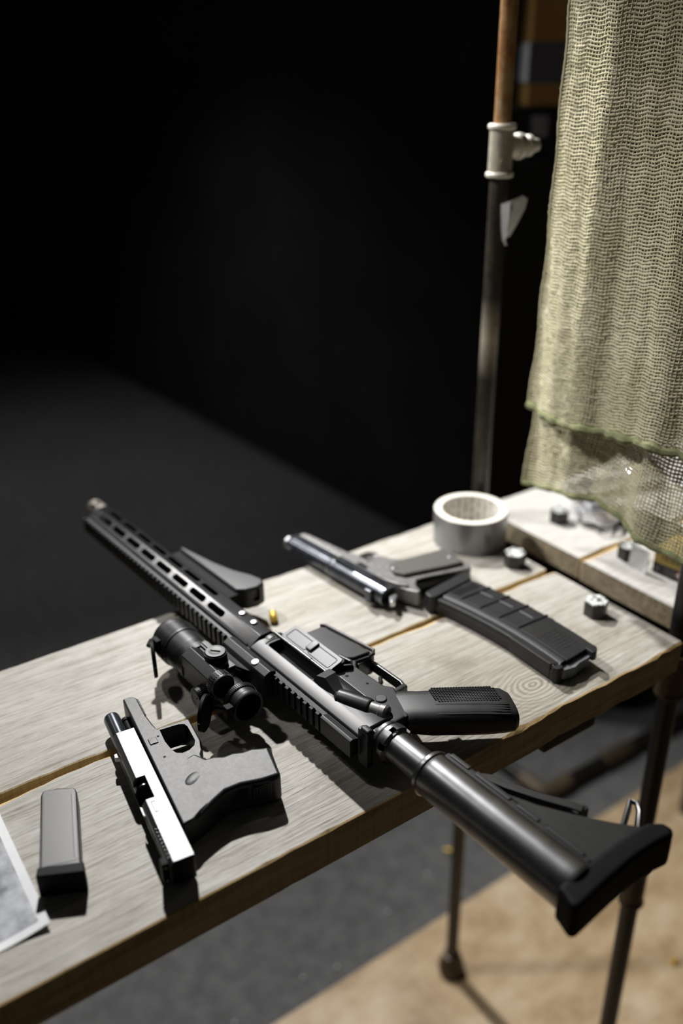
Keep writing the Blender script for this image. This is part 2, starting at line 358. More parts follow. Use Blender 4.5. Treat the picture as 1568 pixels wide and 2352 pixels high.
# ------------------------------------------------------------------ setting
b = newbm(); box(b, -3.5, 4.0, 0.957, 8.0, -0.05, 0); tag(obj('floor', b, 'carpet', None, 1, False), kind='structure')
b = newbm(); box(b, -3.5, 4.0, -2.0, 0.957, -0.05, 0.002); tag(obj('floor', b, 'lino', None, 1, False), kind='structure')
b = newbm(); prism(b, [(2.03, 0.6), (1.90, 2.47), (1.70, 6.6), (1.80, 6.6), (2.13, 0.6)], 0, 4.2); tag(obj('wall_right', b, 'wall', None, 1, False), kind='structure')
b = newbm(); box(b, -3.5, 1.9, 6.6, 6.7, 0, 4.2); tag(obj('wall_back', b, 'wall', None, 1, False), kind='structure')

# ------------------------------------------------------------------ tables
def plank(name, x0, x1, y0, y1, parent, seed, near_raw=True, far_raw=False, th=0.040, top='wtop'):
    g = np.random.default_rng(seed); n = max(8, int((x1-x0)/0.012)); xs = np.linspace(x0, x1, n+1)
    def walk(a, lo, hi, k):
        w = np.cumsum(g.normal(0, a, n+1)); w = w-np.linspace(w[0], w[-1], n+1)
        return np.clip(w + g.normal(0, a*0.5, n+1) + k, lo, hi)
    en = walk(0.0007, -0.002, 0.002, 0); ef = walk(0.0006, -0.002, 0.002, 0)
    cn = walk(0.0012, 0.0008, 0.0055, 0.0025 if near_raw else 0.001); cf = walk(0.0018, 0.0008, 0.008, 0.004) if far_raw else walk(0.0006, 0.0008, 0.003, 0.001)
    t = bmesh.new(); R = []
    for i, x in enumerate(xs):
        e = 0.002*abs(g.normal(0, 0.3)) if i in (0, n) else 0
        sx = e if i == 0 else -e
        ya, yb = y0+en[i], y1+ef[i]
        R.append([t.verts.new(p) for p in ((x+sx, ya, T-th), (x+sx, ya-0.0008, T-cn[i]*0.9), (x, ya+cn[i], T), (x, yb-cf[i], T), (x+sx, yb, T-(cf[i]*0.42 if far_raw else cf[i])), (x+sx, yb, T-th))])
    mats = [1, 3 if near_raw else 1, 0, 3 if far_raw else 1, 1, 1]
    for a, c in zip(R, R[1:]):
        for i in range(6):
            j = (i+1) % 6; fc = t.faces.new((a[i], c[i], c[j], a[j])); fc.material_index = mats[i]
    fa = t.faces.new(R[0]); fb = t.faces.new(R[-1][::-1]); fa.material_index = fb.material_index = 2
    bmesh.ops.recalc_face_normals(t, faces=t.faces)
    return obj(name, t, [top, 'wside', 'wend', 'wraw'], parent, 1, False)
tb = empty('plank_table', (0, 0, 0)); tag(tb, 'long table of two weathered grey planks carrying the carbine and pistols', 'table')
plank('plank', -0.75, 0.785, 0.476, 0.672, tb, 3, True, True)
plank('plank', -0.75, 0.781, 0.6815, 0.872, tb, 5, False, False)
b = newbm(); box(b, 0.585, 0.665, 0.488, 0.86, T-0.070, T-0.040, 0.002); obj('batten', b, 'wbatten', tb, 1)
b = newbm(); box(b, -0.62, -0.54, 0.488, 0.86, T-0.070, T-0.040, 0.002); obj('batten', b, 'wbatten', tb, 1)
for x in (-0.58,):
    for y in (0.50, 0.85):
        b = newbm(); cyl(b, (x, y, 0), (x, y, T-0.07), 0.0165, 20); obj('leg', b, 'steelpole', tb, 1)
t2 = empty('plank_table', (0, 0, 0)); tag(t2, 'second table of pale planks under the hanging net, holding the revolvers', 'table')
plank('plank', 0.836, 1.62, 0.476, 0.672, t2, 11, False, True, 0.030, 'wtop2')
plank('plank', 0.838, 1.62, 0.676, 0.872, t2, 12, False, False, 0.030, 'wtop2')
b = newbm(); box(b, 0.95, 1.03, 0.488, 0.86, T-0.060, T-0.030, 0.002); obj('batten', b, 'wbatten', t2, 1)
for x in (1.55,):
    for y in (0.50, 0.85):
        b = newbm(); cyl(b, (x, y, 0), (x, y, T-0.03), 0.0165, 20); obj('leg', b, 'steelpole', t2, 1)

# ------------------------------------------------------------------ pipe rack standing in the gap between the tables
rk = empty('pipe_rack', (0.818, 0.675, 0)); tag(rk, 'rack of screwed iron pipes standing in the gap between both tables', 'rack')
def rel(bm): bm.transform(Matrix.Translation((-0.818, -0.675, 0))); return bm
PX, FY, NY = 0.8195, 0.852, 0.502
RF, RN = 0.0104, 0.0122
def coupling(z0, z1, x, y, m='darkfitting', r=0.0165):
    b = newbm(); lathe(b, [(r*0.9, 0), (r*1.08, 0.001), (r*1.12, 0.004), (r*1.06, 0.007), (r, 0.009), (r, z1-z0-0.009), (r*1.06, z1-z0-0.007), (r*1.12, z1-z0-0.004), (r*1.08, z1-z0-0.001), (r*0.9, z1-z0)], (x, y, z0), (0, 0, 1), 28)
    return obj('coupling', rel(b), m, rk, 1)
b = newbm(); cyl(b, (PX, FY, T+0.500), (PX, FY, T+1.02), RF, 28); tag(obj('pole', rel(b), 'rustpole', rk, 1), 'copper-rusty upper pole')
b = newbm(); cyl(b, (PX, FY, 0.02), (PX, FY, T+0.490), 0.0116, 28); tag(obj('pole', rel(b), 'steelpole', rk, 1), 'dark steel far pole below the tee fitting')
b = newbm(); cyl(b, (PX, NY, 0.02), (PX, NY, T+1.02), RN, 28); tag(obj('pole', rel(b), 'darkpole', rk, 1), 'dark steel near pole')
# tee fitting with its side branch pointing away
Z0, Z1 = T+0.4655, T+0.5245
b = newbm(); cyl(b, (PX, FY, Z0+0.003), (PX, FY, Z1-0.003), 0.0146, 36); te = obj('tee_fitting', rel(b), 'fitting', rk, 1)
for z0 in (Z0-0.001, Z1-0.0055):
    b = newbm(); lathe(b, [(0.0125, -0.0003), (0.0158, 0.0), (0.0171, 0.002), (0.0171, 0.0048), (0.0158, 0.0064), (0.0125, 0.0067)], (PX, FY, z0), (0, 0, 1), 36); obj('rim', rel(b), 'fittinglight', te, 1)
b = newbm(); lathe(b, [(0.0125, 0.010), (0.0130, 0.021), (0.0150, 0.023), (0.0158, 0.027), (0.0148, 0.031), (0.0105, 0.033), (0.0100, 0.036), (0.0130, 0.038), (0.0130, 0.043), (0.0092, 0.045), (0.0082, 0.047), (0.0088, 0.050), (0.0074, 0.056), (0.004, 0.057)], (PX, FY, T+0.499), (1, -0.10, 0.0), 28)
obj('plug', rel(b), 'fittinglight', te, 1)
b = newbm()
d = Vector((-0.50, -0.866, 0)); c0 = Vector((PX, FY, T+0.482))+d*0.0148; s_ = Vector((0.866, -0.50, 0)); u = Vector((0, 0, 1))
tube(b, [c0+0.0040*(math.cos(a)*s_+math.sin(a)*u) for a in np.linspace(0, 2*PI, 25)], 0.0005, 6, False)
tube(b, [c0-0.0015*s_-0.002*u, c0-0.0015*s_+0.002*u], 0.0005, 6); tube(b, [c0-0.0015*s_+0.002*u, c0+0.0012*s_+0.0012*u, c0-0.0015*s_], 0.0005, 6)
obj('cast_mark', rel(b), 'fitting', te, 1)
coupling(T-0.105, T-0.042, PX, NY); coupling(T-0.465, T-0.392, PX, NY, 'darkfitting', 0.0160)
for y, rr_ in ((FY, 0.68), (NY, 0.75)):
    b = newbm(); lathe(b, [(0.030*rr_, 0), (0.036*rr_, 0.006), (0.037*rr_, 0.018), (0.033*rr_, 0.030), (0.026*rr_, 0.038), (0.024*rr_, 0.050), (0.015*rr_, 0.052)], (PX, y, 0.002), (0, 0, 1), 32)
    obj('foot', rel(b), 'darkfitting', rk, 1)
b = newbm(); cyl(b, (0.7815, NY-0.10, T+0.775), (0.7815, FY+0.03, T+0.775), 0.006, 24); obj('crossbar', rel(b), 'steelpole', rk, 1)
for y in (FY, NY):
    b = newbm(); cyl(b, (PX, y, T+0.745), (PX, y, T+0.805), 0.017, 24, 0.002); [cyl(b, (0.774, y, T+0.775), (PX, y, T+0.775), 0.009, 16) for q in (1,) if y == FY]; obj('cross_fitting', rel(b), 'darkfitting', rk, 1)

# white plastic strip stuck on the far pole
b = newbm()
def strip(pts, th=0.0007):
    R = []
    for (p, q) in pts:
        w_ = lambda v: Vector((ax+(v[0]-ax)*0.72, ay+(v[1]-ay)*0.72, T+0.444+(v[2]-T-0.436)*0.54))
        p = w_(p); q = w_(q); n = Vector((-0.6, -0.8, 0))*th
        R.append([p, q, q+n, p+n])
    loft(b, R)
ax, ay = PX-0.0050, FY-0.0100
strip([((ax+0.000, ay-0.002, T+0.418), (ax+0.012, ay-0.012, T+0.425)), ((ax+0.000, ay-0.003, T+0.400), (ax+0.010, ay-0.014, T+0.405)), ((ax+0.002, ay-0.004, T+0.365), (ax+0.009, ay-0.013, T+0.368)), ((ax+0.005, ay-0.005, T+0.338), (ax+0.009, ay-0.009, T+0.338)), ((ax+0.011, ay-0.006, T+0.326), (ax+0.014, ay-0.008, T+0.325))])
strip([((ax+0.012, ay-0.012, T+0.425), (ax+0.032, ay-0.020, T+0.436)), ((ax+0.014, ay-0.016, T+0.412), (ax+0.040, ay-0.024, T+0.428)), ((ax+0.012, ay-0.014, T+0.395), (ax+0.038, ay-0.022, T+0.408)), ((ax+0.010, ay-0.013, T+0.366), (ax+0.025, ay-0.017, T+0.372)), ((ax+0.008, ay-0.010, T+0.343), (ax+0.016, ay-0.012, T+0.347))])
tag(obj('plastic_strip', b, 'tapefilm', None, 1), 'torn white plastic strip stuck to the far pole below the tee', 'strip')

# ------------------------------------------------------------------ scrim net folded over the crossbar
net = empty('scrim_net', (0.78, 0.62, T+0.79)); tag(net, 'olive mesh scrim net hanging in two layers over the second table', 'net')
HB = np.array([(0.760, 0.094), (0.684, 0.112), (0.625, 0.118), (0.588, 0.112), (0.536, 0.095), (0.496, 0.092), (0.44, 0.095), (0.40, 0.098)])[::-1]
HF = np.array([(0.740, 0.214), (0.719, 0.210), (0.668, 0.206), (0.603, 0.212), (0.557, 0.219), (0.508, 0.218), (0.42, 0.222)])[::-1]
def fold(y, z, ph):
    a = 0.0045*np.sin(y*52+0.9+z*1.5)+0.0012*np.sin(y*121+2.1*ph-z*3)+0.0004*np.sin(y*240+z*9)
    return a*np.clip(1.25-z*0.9, 0.35, 1.2)
def net_layer(name, X0, hem, yl, pitch, ph):
    yr = 0.445; ztop = 0.785
    nc = int((yl-yr)/pitch); cols = np.linspace(0, 1, nc+1)
    rows = int((ztop-0.10)/0.0043); V = np.zeros((rows+1, nc+1, 3))
    for i in range(rows+1):
        s = i/rows
        for_y = yl + 0.012*(1-s)**6*(1 if yl > 0.732 else 0.5) - 0.010*s - (yl-yr)*cols
        zb = np.interp(for_y, hem[:, 0], hem[:, 1]); z = zb+(ztop-zb)*s
        V[i, :, 1] = for_y + 0.0012*np.sin(z*60+cols*30); V[i, :, 2] = z + 0.0010*np.sin(cols*70+z*20)
        V[i, :, 0] = X0 + fold(for_y, z, ph)*(1-s**6)
    V += rng.normal(0, 0.00022, V.shape); V[..., 0] -= 0.78; V[..., 1] -= 0.62; V[..., 2] -= 0.79
    vs = []; fs = []; off = 0
    def strands(P, w, t, wax):
        nonlocal off
        n, m = P.shape[0], P.shape[1]
        a = np.zeros(3); a[wax] = 1
        W_ = (w*(1+0.25*rng.normal(0, 1, (n, m, 1))).clip(0.5, 1.6))*a; N_ = np.array((t, 0, 0))
        ring = np.stack([P-W_-N_, P+W_-N_, P+W_+N_, P-W_+N_], 2).reshape(-1, 3); vs.append(ring)
        idx = np.arange(n*m*4).reshape(n, m, 4)+off; off += n*m*4
        A, B_ = idx[:, :-1], idx[:, 1:]
        for k in range(4):
            j = (k+1) % 4; fs.append(np.stack([A[..., k], A[..., j], B_[..., j], B_[..., k]], -1).reshape(-1, 4))
    strands(V, 0.00108, 0.00045, 2)
    strands(V.transpose(1, 0, 2).copy(), 0.00070, 0.00040, 1)
    Vv = np.concatenate(vs); F = np.concatenate(fs)
    me = bpy.data.meshes.new(name); me.vertices.add(len(Vv)); me.vertices.foreach_set('co', Vv.ravel())
    me.loops.add(F.size); me.loops.foreach_set('vertex_index', F.ravel().astype(np.int32)); me.polygons.add(len(F))
    me.polygons.foreach_set('loop_start', np.arange(0, F.size, 4, dtype=np.int32)); me.update(calc_edges=True); me.validate()
    me.polygons.foreach_set('use_smooth', [True]*len(F))
    me.materials.append(MT['net']); o = bpy.data.objects.new(name, me); C.objects.link(o); o.parent = net; o['kind'] = 'stuff'
    hb = newbm(); tube(hb, [tuple(p+np.array((-0.0006, 0, 0))) for p in V[0][::1]], [(0.0050 if X0 < 0.78 else 0.0036)*(1+0.4*math.sin(i*0.9)*math.sin(i*0.37)) for i in range(nc+1)], 8); obj('hem', hb, 'hem', net, 1)
    e = newbm(); tube(e, [tuple(p) for p in V[:, 0]], 0.0018, 6); obj('selvage', e, 'net', net, 1)
net_layer('mesh_layer', 0.789, HB, 0.7345, 0.0041, 0.4)
net_layer('mesh_layer', 0.774, HF, 0.7285, 0.0041, 1.3)

# ------------------------------------------------------------------ black cabinet, cardboard box, floor pipe frame
cb_ = empty('storage_cabinet', (1.43, 1.42, 0), -38); tag(cb_, 'plain black cabinet standing on the carpet behind the pipe rack', 'cabinet')
ZC = T+0.518
b = newbm(); box(b, -0.04, 0.42, 0.0, 0.22, 0, ZC, 0.004); obj('body', b, 'cabinet', cb_, 1)
b = newbm(); box(b, -0.03, 0.41, -0.012, 0, 0.04, ZC-0.1, 0.003); obj('door', b, 'cabinet', cb_, 1)
b = newbm(); box(b, 0.012, 0.046, -0.003, 0, ZC-0.056, ZC-0.018, 0.001); tag(obj('label_holder', b, 'greylabel', cb_, 1), 'dull grey label under the top edge')
cx = empty('cardboard_box', (1.43, 1.42, ZC), -38); tag(cx, 'brown cardboard box with a dark grey tape band on the black cabinet', 'box')
b = newbm(); box(b, 0, 0.40, 0.004, 0.20, 0.0005, 0.30, 0.003); obj('carton', b, 'cardboard', cx, 1)
b = newbm(); box(b, -0.0006, 0.4006, 0.0034, 0.2006, 0.040, 0.118, 0.003); ct = obj('tape_band', b, 'cardtape', cx, 1)
b = newbm(); prism(b, [(-0.0025, 0.010), (-0.0012, 0.010), (-0.0012, 0.19), (-0.0025, 0.19)], 0.045, 0.116); obj('tape_reflection', b, 'tapeglint', ct, 1)  # pale sheet; the white reflection on the glossy tape is in its colour
ff = empty('pipe_rack', (1.30, 1.07, 0)); tag(ff, 'low dark pipe frame lying on the carpet beyond the table legs', 'rack')
b = newbm(); cyl(b, (0.0, 0, 0.021), (0.62, -0.02, 0.021), 0.018, 20); obj('pipe', b, 'darkpole', ff, 1)
b = newbm(); cyl(b, (0, 0, 0.021), (-0.02, 0.62, 0.021), 0.016, 20); obj('pipe', b, 'darkpole', ff, 1)
b = newbm(); tube(b, [(-0.003, 0.07, 0.022), (-0.001, 0.02, 0.022), (0.004, 0.004, 0.022), (0.02, -0.001, 0.022), (0.08, -0.003, 0.022)], 0.021, 14); tag(obj('elbow', b, 'brownfitting', ff, 1), 'brownish elbow fitting')
b = newbm(); cyl(b, (0.20, -0.006, 0.021), (0.30, -0.009, 0.021), 0.021, 20, 0.002); obj('coupling', b, 'darkfitting', ff, 1)

# ------------------------------------------------------------------ CARBINE  (local mm: x to the muzzle, y to its top, z up from the planks)
rf = empty('carbine', (0.3896, 0.5123, T), 93.7)
tag(rf, 'black carbine with a scope lying on its side, stock overhanging the front edge', 'rifle')
Z = 34.0
def P(name, bm, mat, parent=None, **k): return obj(name, bm, mat, parent or rf, **k)
# barrel and muzzle device
b = newbm(); lathe(b, [(6.0, 560), (9.2, 560), (9.2, 596), (9.8, 597), (11.2, 600), (11.2, 628), (10.0, 632), (5.0, 632), (4.5, 615)], (0, 0, Z), (1, 0, 0), 32); br = P('barrel', b, 'muzzle')
cut(br, [box(newbm(), 606, 623, -1.8, 1.8, Z+6, Z+14), box(newbm(), 606, 623, 5.5, 9.5, Z+2.5, Z+14)])
b = newbm(); cyl(b, (182, 0, Z), (560, 0, Z), 8.6, 24); P('inner_barrel', b, 'dark')
# handguard: hollow octagon with slots
OUT = [(26, 10.5), (12.5, 19), (-2, 19), (-8.5, 11), (-8.5, -11), (-2, -19), (12.5, -19), (26, -10.5)]
b = newbm(); xprism(b, [(y, z+Z) for y, z in OUT], 184, 585, 0.7, 2); hg = P('handguard', b, 'handguard')
INN = [(23.0, 9.0), (11.0, 16), (-1, 16), (-6, 9), (-6, -9), (-1, -16), (11, -16), (23.0, -9.0)]
cs = [xprism(newbm(), [(y, z+Z) for y, z in INN], 170, 600)]
nrm = Vector((0, 0.533, 0.846)); tang = Vector((0, 0.846, -0.533))
def slot_cutter(xc, L, c, n, tg, w, h=16):
    t = bmesh.new(); o = rr(L, w, w/2-0.3, 4)
    vs = [t.verts.new(Vector((xc, 0, 0))+Vector(c)+Vector((p[0], 0, 0))+tg*p[1]-n*8) for p in o]; fc = t.faces.new(vs)
    r = bmesh.ops.extrude_face_region(t, geom=[fc]); bmesh.ops.translate(t, vec=n*h, verts=[v for v in r['geom'] if isinstance(v, bmesh.types.BMVert)])
    bmesh.ops.recalc_face_normals(t, faces=t.faces); return t
for i in range(8):
    cs.append(slot_cutter(264+40.6*i, 33, (0, 18.6, Z+15.2), nrm, tang, 8.2))
for i in range(7):
    cs.append(slot_cutter(300+40.6*i, 33, (0, 5, Z+19), Vector((0, 0, 1)), Vector((0, 1, 0)), 6.5))
cut(hg, cs)
b = newbm(); xprism(b, [(26, Z-11), (26.2, Z+11), (24, Z+12.5), (24, Z-12.5)], 190, 585)
xprism(b, [(26, Z-7.5), (31.5, Z-7.5), (31.5, Z+7.5), (26, Z+7.5)], 190, 585)
x = 190
while x < 582:
    xprism(b, [(31, Z-8), (33, Z-10.5), (36, Z-9.3), (36, Z+9.3), (33, Z+10.5), (31, Z+8)], x, x+5.2, 0.4, 1); x += 10.0
P('top_rail', b, 'matte', hg)
b = newbm(); xprism(b, [(20, Z-9), (23, Z-9), (23, Z+9), (20, Z+9)], 210, 585); P('rail_base', b, 'dark', hg)
for xx in (232, 209):
    b = newbm(); lathe(b, [(4.6, 0), (4.6, 0.7), (3.8, 2.0), (2.3, 2.5)], (xx, 4, Z+19), (0, 0, 1), 20); lathe(b, [(1.5, 0), (1.5, 2.6)], (xx, 4, Z+19), (0, 0, 1), 6); sc_ = P('screw', b, 'zinc', hg)
    sc_['label'] = 'bright zinc screw'
# upper receiver
UP = [(27, 10.5), (25, 12), (14, 15.5), (-6, 15.5), (-14, 13), (-14, -13), (-6, -15.5), (14, -15.5), (25, -12), (27, -10.5)]
b = newbm(); xprism(b, [(y, z+Z) for y, z in UP], 2, 184, 1.6, 3); up = P('upper_receiver', b, 'receiver')
cut(up, [prism(newbm(), rr(79, 17.5, 4, 4, 131, 4.3), Z+3, Z+40, 0)])
b = newbm(); box(b, 92, 170, -4.5, 13, Z+3.2, Z+4.2); P('bolt_carrier', b, 'dark', up)
b = newbm(); lathe(b, [(15.2, 0), (16.6, 1), (17.0, 6), (16.0, 12), (15, 14)], (176, 1.5, Z), (1, 0, 0), 36); P('barrel_nut', b, 'receiver', up)
b = newbm(); tube(b, [(171+3*math.cos(a), 4.3+9.9*math.sin(a)*1, Z+15.6) for a in np.linspace(-1.2, 1.2, 9)], 0.7, 6); P('port_rim', b, 'receiver', up)
# receiver rail
b = newbm(); xprism(b, [(26, Z-9.5), (31.5, Z-7.5), (31.5, Z+7.5), (26, Z+9.5)], 4, 188)
x = 52
while x < 184:
    xprism(b, [(31, Z-8), (33, Z-10.5), (36, Z-9.3), (36, Z+9.3), (33, Z+10.5), (31, Z+8)], x, x+5.2, 0.4, 1); x += 10.0
xprism(b, [(27, Z-9), (33, Z-10.5), (36, Z-9.3), (36, Z+9.3), (33, Z+10.5), (27, Z+9)], 4, 49, 0.6, 2)
P('top_rail', b, 'matte', up)
# brass deflector: a wedge behind the port
b = newbm()
loft(b, [[(92, 12.5, Z+14), (92, -4, Z+14), (91, -4, Z+15.6), (91, 12.5, Z+15.6)], [(88, 13, Z+13), (88, -6, Z+13), (87, -5, Z+24), (87, 11, Z+23)],
         [(78, 13, Z+13), (78, -6, Z+13), (76, -4, Z+26.5), (76, 9, Z+25.5)], [(66, 13, Z+13), (66, -5, Z+13), (66, -2, Z+20), (66, 9, Z+20)], [(54, 12, Z+13), (54, -2, Z+13), (54, 1, Z+15.5), (54, 9, Z+15.5)]])
P('brass_deflector', b, 'receiver', up)
# forward assist
b = newbm(); ax_d = Vector((-0.93, -0.36, 0.02)); p0 = Vector((62, 9, Z+12.5))
lathe(b, [(3, 0), (9.0, 6), (9.6, 16), (9.4, 38), (8.6, 40)], p0, ax_d, 32); P('forward_assist_housing', b, 'receiver', up)
b = newbm(); lathe(b, [(7.4, 38), (7.4, 50), (8.3, 51), (8.5, 56), (7.2, 58), (3.4, 58), (2.8, 56.5)], p0, ax_d, 32); tag(P('forward_assist', b, 'gunmetal', up), 'worn metal plunger button')
# dust cover hanging open, with hinge rod and catch
dcm = Matrix.Translation((0, -5.5, Z+15)) @ Matrix.Rotation(math.radians(-16), 4, 'X')
b = newbm(); prism(b, rr(82, 21, 3.5, 4, 133, -11.5), -1.0, 1.0, 0.35, 2, dcm)
for xc, L in ((152.5, 33), (113.5, 34)):
    o = rr(L, 13.5, 2.2, 4, xc, -11.2); tube(b, [dcm @ Vector((*p, 1.0)) for p in o+o[:1]], 0.55, 6)
du = P('dust_cover', b, 'cover')
b = newbm(); box(b, 128, 137, -20, -7, 0.9, 3.6, 1.2, 2, dcm); P('catch', b, 'cover', du)
b = newbm(); cyl(b, (88, -5.0, Z+16.2), (184, -5.0, Z+16.2), 1.9, 14); cyl(b, (118, -5.0, Z+16.2), (148, -5.0, Z+16.2), 2.5, 14)
P('hinge_rod', b, 'anodized', du)
# lower receiver
LO = [(165, -14), (165, -30), (163, -55), (150, -57.5), (92, -66), (90, -62), (93, -44), (86, -38.5), (46, -40), (38, -46), (33, -44), (5, -33), (-4, -28), (-6, -10), (-6, 8), (2, 10), (2, -13.5)]
b = newbm(); prism(b, LO, Z-11.5, Z+11.5, 2.0, 3); lo = P('lower_receiver', b, 'receiver')
cut(lo, [prism(newbm(), [(88, -41), (60, -34), (42, -38), (40, -60), (90, -70)], Z-7.5, Z+7.5, 0)])
b = newbm(); prism(b, [(165.5, -18), (164, -54), (150, -56.5), (93.5, -64.5), (96, -44), (103, -34), (108, -18)], Z-14.3, Z+14.3, 2.5, 3); P('magazine_well', b, 'receiver', lo)
b = newbm(); tube(b, [(166, -52.5, Z+13.6), (162.5, -57, Z+13.6), (150, -59, Z+13.6), (94, -67.2, Z+13.6), (90.5, -64, Z+13.4), (91, -60, Z+12)], 2.3, 10); P('well_lip', b, 'receiver', lo)
b = newbm(); bar(b, [(125, -18), (110, -19), (92, -24), (87, -32), (92, -36), (108, -33)], 4, Z+11, Z+17, 1.4); P('release_fence', b, 'receiver', lo)
b = newbm(); lathe(b, [(6.2, 0), (6.2, 3.2), (5.2, 4.4)], (101, -27.5, Z+11.3), (0, 0, 1), 24); [lathe(b, [(1.0, 0), (0.8, 1)], (101+3*math.cos(a), -27.5+3*math.sin(a), Z+15.6), (0, 0, 1), 8) for a in np.linspace(0, 5.2, 6)]; P('release_button', b, 'anodized', lo)
for px, py, r in ((80, -21, 2.0), (58, -29, 1.7)):
    b = newbm(); lathe(b, [(r, 0), (r*0.6, 0.5)], (px, py, Z+11.4), (0, 0, 1), 16); P('pin', b, 'dark', lo)
b = newbm(); lathe(b, [(5.6, 0), (5.6, 1.2), (4.9, 1.7)], (31, -23.5, Z+11.3), (0, 0, 1), 28); P('selector_pin', b, 'slide', lo)
b = newbm(); bar(b, [(94, -60), (86, -62), (46, -62.5), (38, -60)], 3.2, Z-6, Z+6, 0.8); bar(b, [(93, -66), (92, -44)], 4, Z-9, Z+9, 1); bar(b, [(36, -42), (37, -61)], 6, Z-8, Z+8, 1.5); P('trigger_guard', b, 'anodized', lo)
b = newbm(); tube(b, [(58, -36, Z), (59, -44, Z), (62, -50, Z), (69, -55, Z)], [3.2, 3.0, 2.6, 2.0], 10); P('trigger', b, 'anodized', lo)
# pistol grip
def grip_ring(fx, fy, bx, by, hz, n=28):
    c = Vector(((fx+bx)/2, (fy+by)/2, Z)); a = Vector(((bx-fx)/2, (by-fy)/2, 0)); out = []
    for i in range(n):
        th = 2*PI*i/n; ct, st = math.cos(th), math.sin(th); e = 0.62
        out.append(c+a*math.copysign(abs(ct)**e, ct)+Vector((0, 0, hz*math.copysign(abs(st)**e, st))))
    return out
G = [(38, -43, -8, -24, 12.0), (33, -50, -12, -31, 13.0), (22, -61, -23, -43, 14.2), (12, -75, -33, -57, 14.6), (2, -90, -44, -71, 14.8), (-8, -105, -55, -86, 14.8), (-17, -118, -63, -99, 14.4), (-24, -126, -67, -106, 13.2), (-32, -129, -66, -111, 10.5)]
b = newbm(); loft(b, [grip_ring(*g) for g in G]); gp = P('pistol_grip', b, 'polymer')
b = newbm(); bar(b, [(13, -78), (9, -84), (8, -90)], 5, Z-5, Z+5, 1.5); P('finger_ridge', b, 'polymer', gp)
b = newbm()                                                        # checkering: rows of small pyramids on the flat
A0, A1, B0 = Vector((13, -67)), Vector((-25, -118)), Vector((-8, -58))
du_, dv_ = (A1-A0), (B0-A0); nu, nv = 24, 9
for i in range(nu):
    for j in range(nv):
        s_, t_ = (i+0.5)/nu, (j+0.5)/nv
        if (s_ < 0.06 or s_ > 0.95) and j in (0, nv-1): continue
        c = A0+du_*s_+dv_*t_; e1 = du_/nu*0.5; e2 = dv_/nv*0.5; zz = Z+14.0
        t = [b.verts.new((*(c+e), zz)) for e in (-e1-e2, e1-e2, e1+e2, -e1+e2)]; top = [b.verts.new((*(c+e*0.45), zz+1.3)) for e in (-e1-e2, e1-e2, e1+e2, -e1+e2)]
        for k in range(4): b.faces.new((t[k], t[(k+1) % 4], top[(k+1) % 4], top[k]))
        b.faces.new(top)
bmesh.ops.recalc_face_normals(b, faces=b.faces); P('checkering', b, 'polymer', gp, smooth=False)
b = newbm()
for k in range(5):
    o = Vector((-10, -56))+Vector((-2.3, 1.75))*k; e = o+Vector((-43, -54)); tube(b, [(*o, Z+13.4-0.5*k), (*((o+e)/2), Z+14.0-0.5*k), (*e, Z+13.6-0.55*k)], 1.15, 8)
P('grip_ribs', b, 'polymer', gp)
# charging handle
b = newbm(); box(b, -8, 6, 18, 26, Z-20, Z+20, 2.0, 2); box(b, -9, 3, 18, 26, Z+12, Z+22.5, 2.6, 3); box(b, 0, 8, 20, 25, Z-8, Z+8, 1); P('charging_handle', b, 'matte')
# buffer tube, nut, stock
b = newbm(); lathe(b, [(14.8, -2), (17.4, -3), (17.4, -6), (15.6, -7), (15.6, -8), (18.4, -9), (18.8, -12), (18.8, -18), (17.6, -19), (14.9, -20), (14.9, -66)][::-1], (0, 0, Z), (1, 0, 0), 44); bt = P('buffer_tube', b, 'tube')
cut(bt, [box(newbm(), -19.5, -13, math.cos(a)*18-3, math.cos(a)*18+3, Z+math.sin(a)*18-3, Z+math.sin(a)*18+3) for a in np.linspace(0.4, 5.6, 6)])
b = newbm(); prism(b, [(2, 12), (-4, 13), (-4, -24), (2, -24)], Z-13, Z+13, 1.5); P('end_plate', b, 'receiver')
b = newbm(); lathe(b, [(16.0, -60), (20.2, -60.5), (21.4, -62), (21.4, -65), (20.2, -66.5), (19.8, -70), (20.0, -140), (20.6, -212), (21.2, -219), (20.2, -223), (14, -224)][::-1], (0, 0, Z), (1, 0, 0), 48)
st = P('stock', b, 'stock')
WEB = [(-66, -14), (-94, -15), (-100, -22), (-128, -26), (-152, -36), (-176, -50), (-200, -66), (-222, -84), (-222, 0), (-66, 0)]
b = newbm(); prism(b, WEB, Z-10.5, Z+10.5, 2.5, 3); P('stock_web', b, 'polymer', st)
b = newbm(); prism(b, [(-66, -10), (-218, -10), (-218, -19), (-66, -19)], Z-15.4, Z+15.4, 1.2, 2); P('side_rail', b, 'polymer', st)
for x0, x1 in ((-70, -92), (-100, -138), (-146, -168), (-176, -212)):
    b = newbm(); prism(b, [(x0, -15.6), (x1, -15.6), (x1, -20), (x0, -20)], Z+13.0, Z+16.6, 0.8); P('rail_ridge', b, 'polymer', st)
for x0, x1 in ((-122, -158), (-168, -210)):
    b = newbm(); prism(b, [(x0, -20), (x1, -20), (x1+3, -24.5), (x0-4, -24.0)], Z+9, Z+10.9, 0.3); P('slot_shade', b, 'dark', st)  # raised black strip with the shade of a hollow slot in its colour
b = newbm(); bar(b, [(-72, -18), (-94, -19), (-104, -28), (-120, -33), (-146, -45), (-170, -58), (-178, -61)], 8.5, Z-8, Z+9.5, 1.5); prism(b, [(-160, -52), (-176, -68), (-180, -66), (-178, -54)], Z-8, Z+8, 1.2); P('adjustment_lever', b, 'polymer', st)
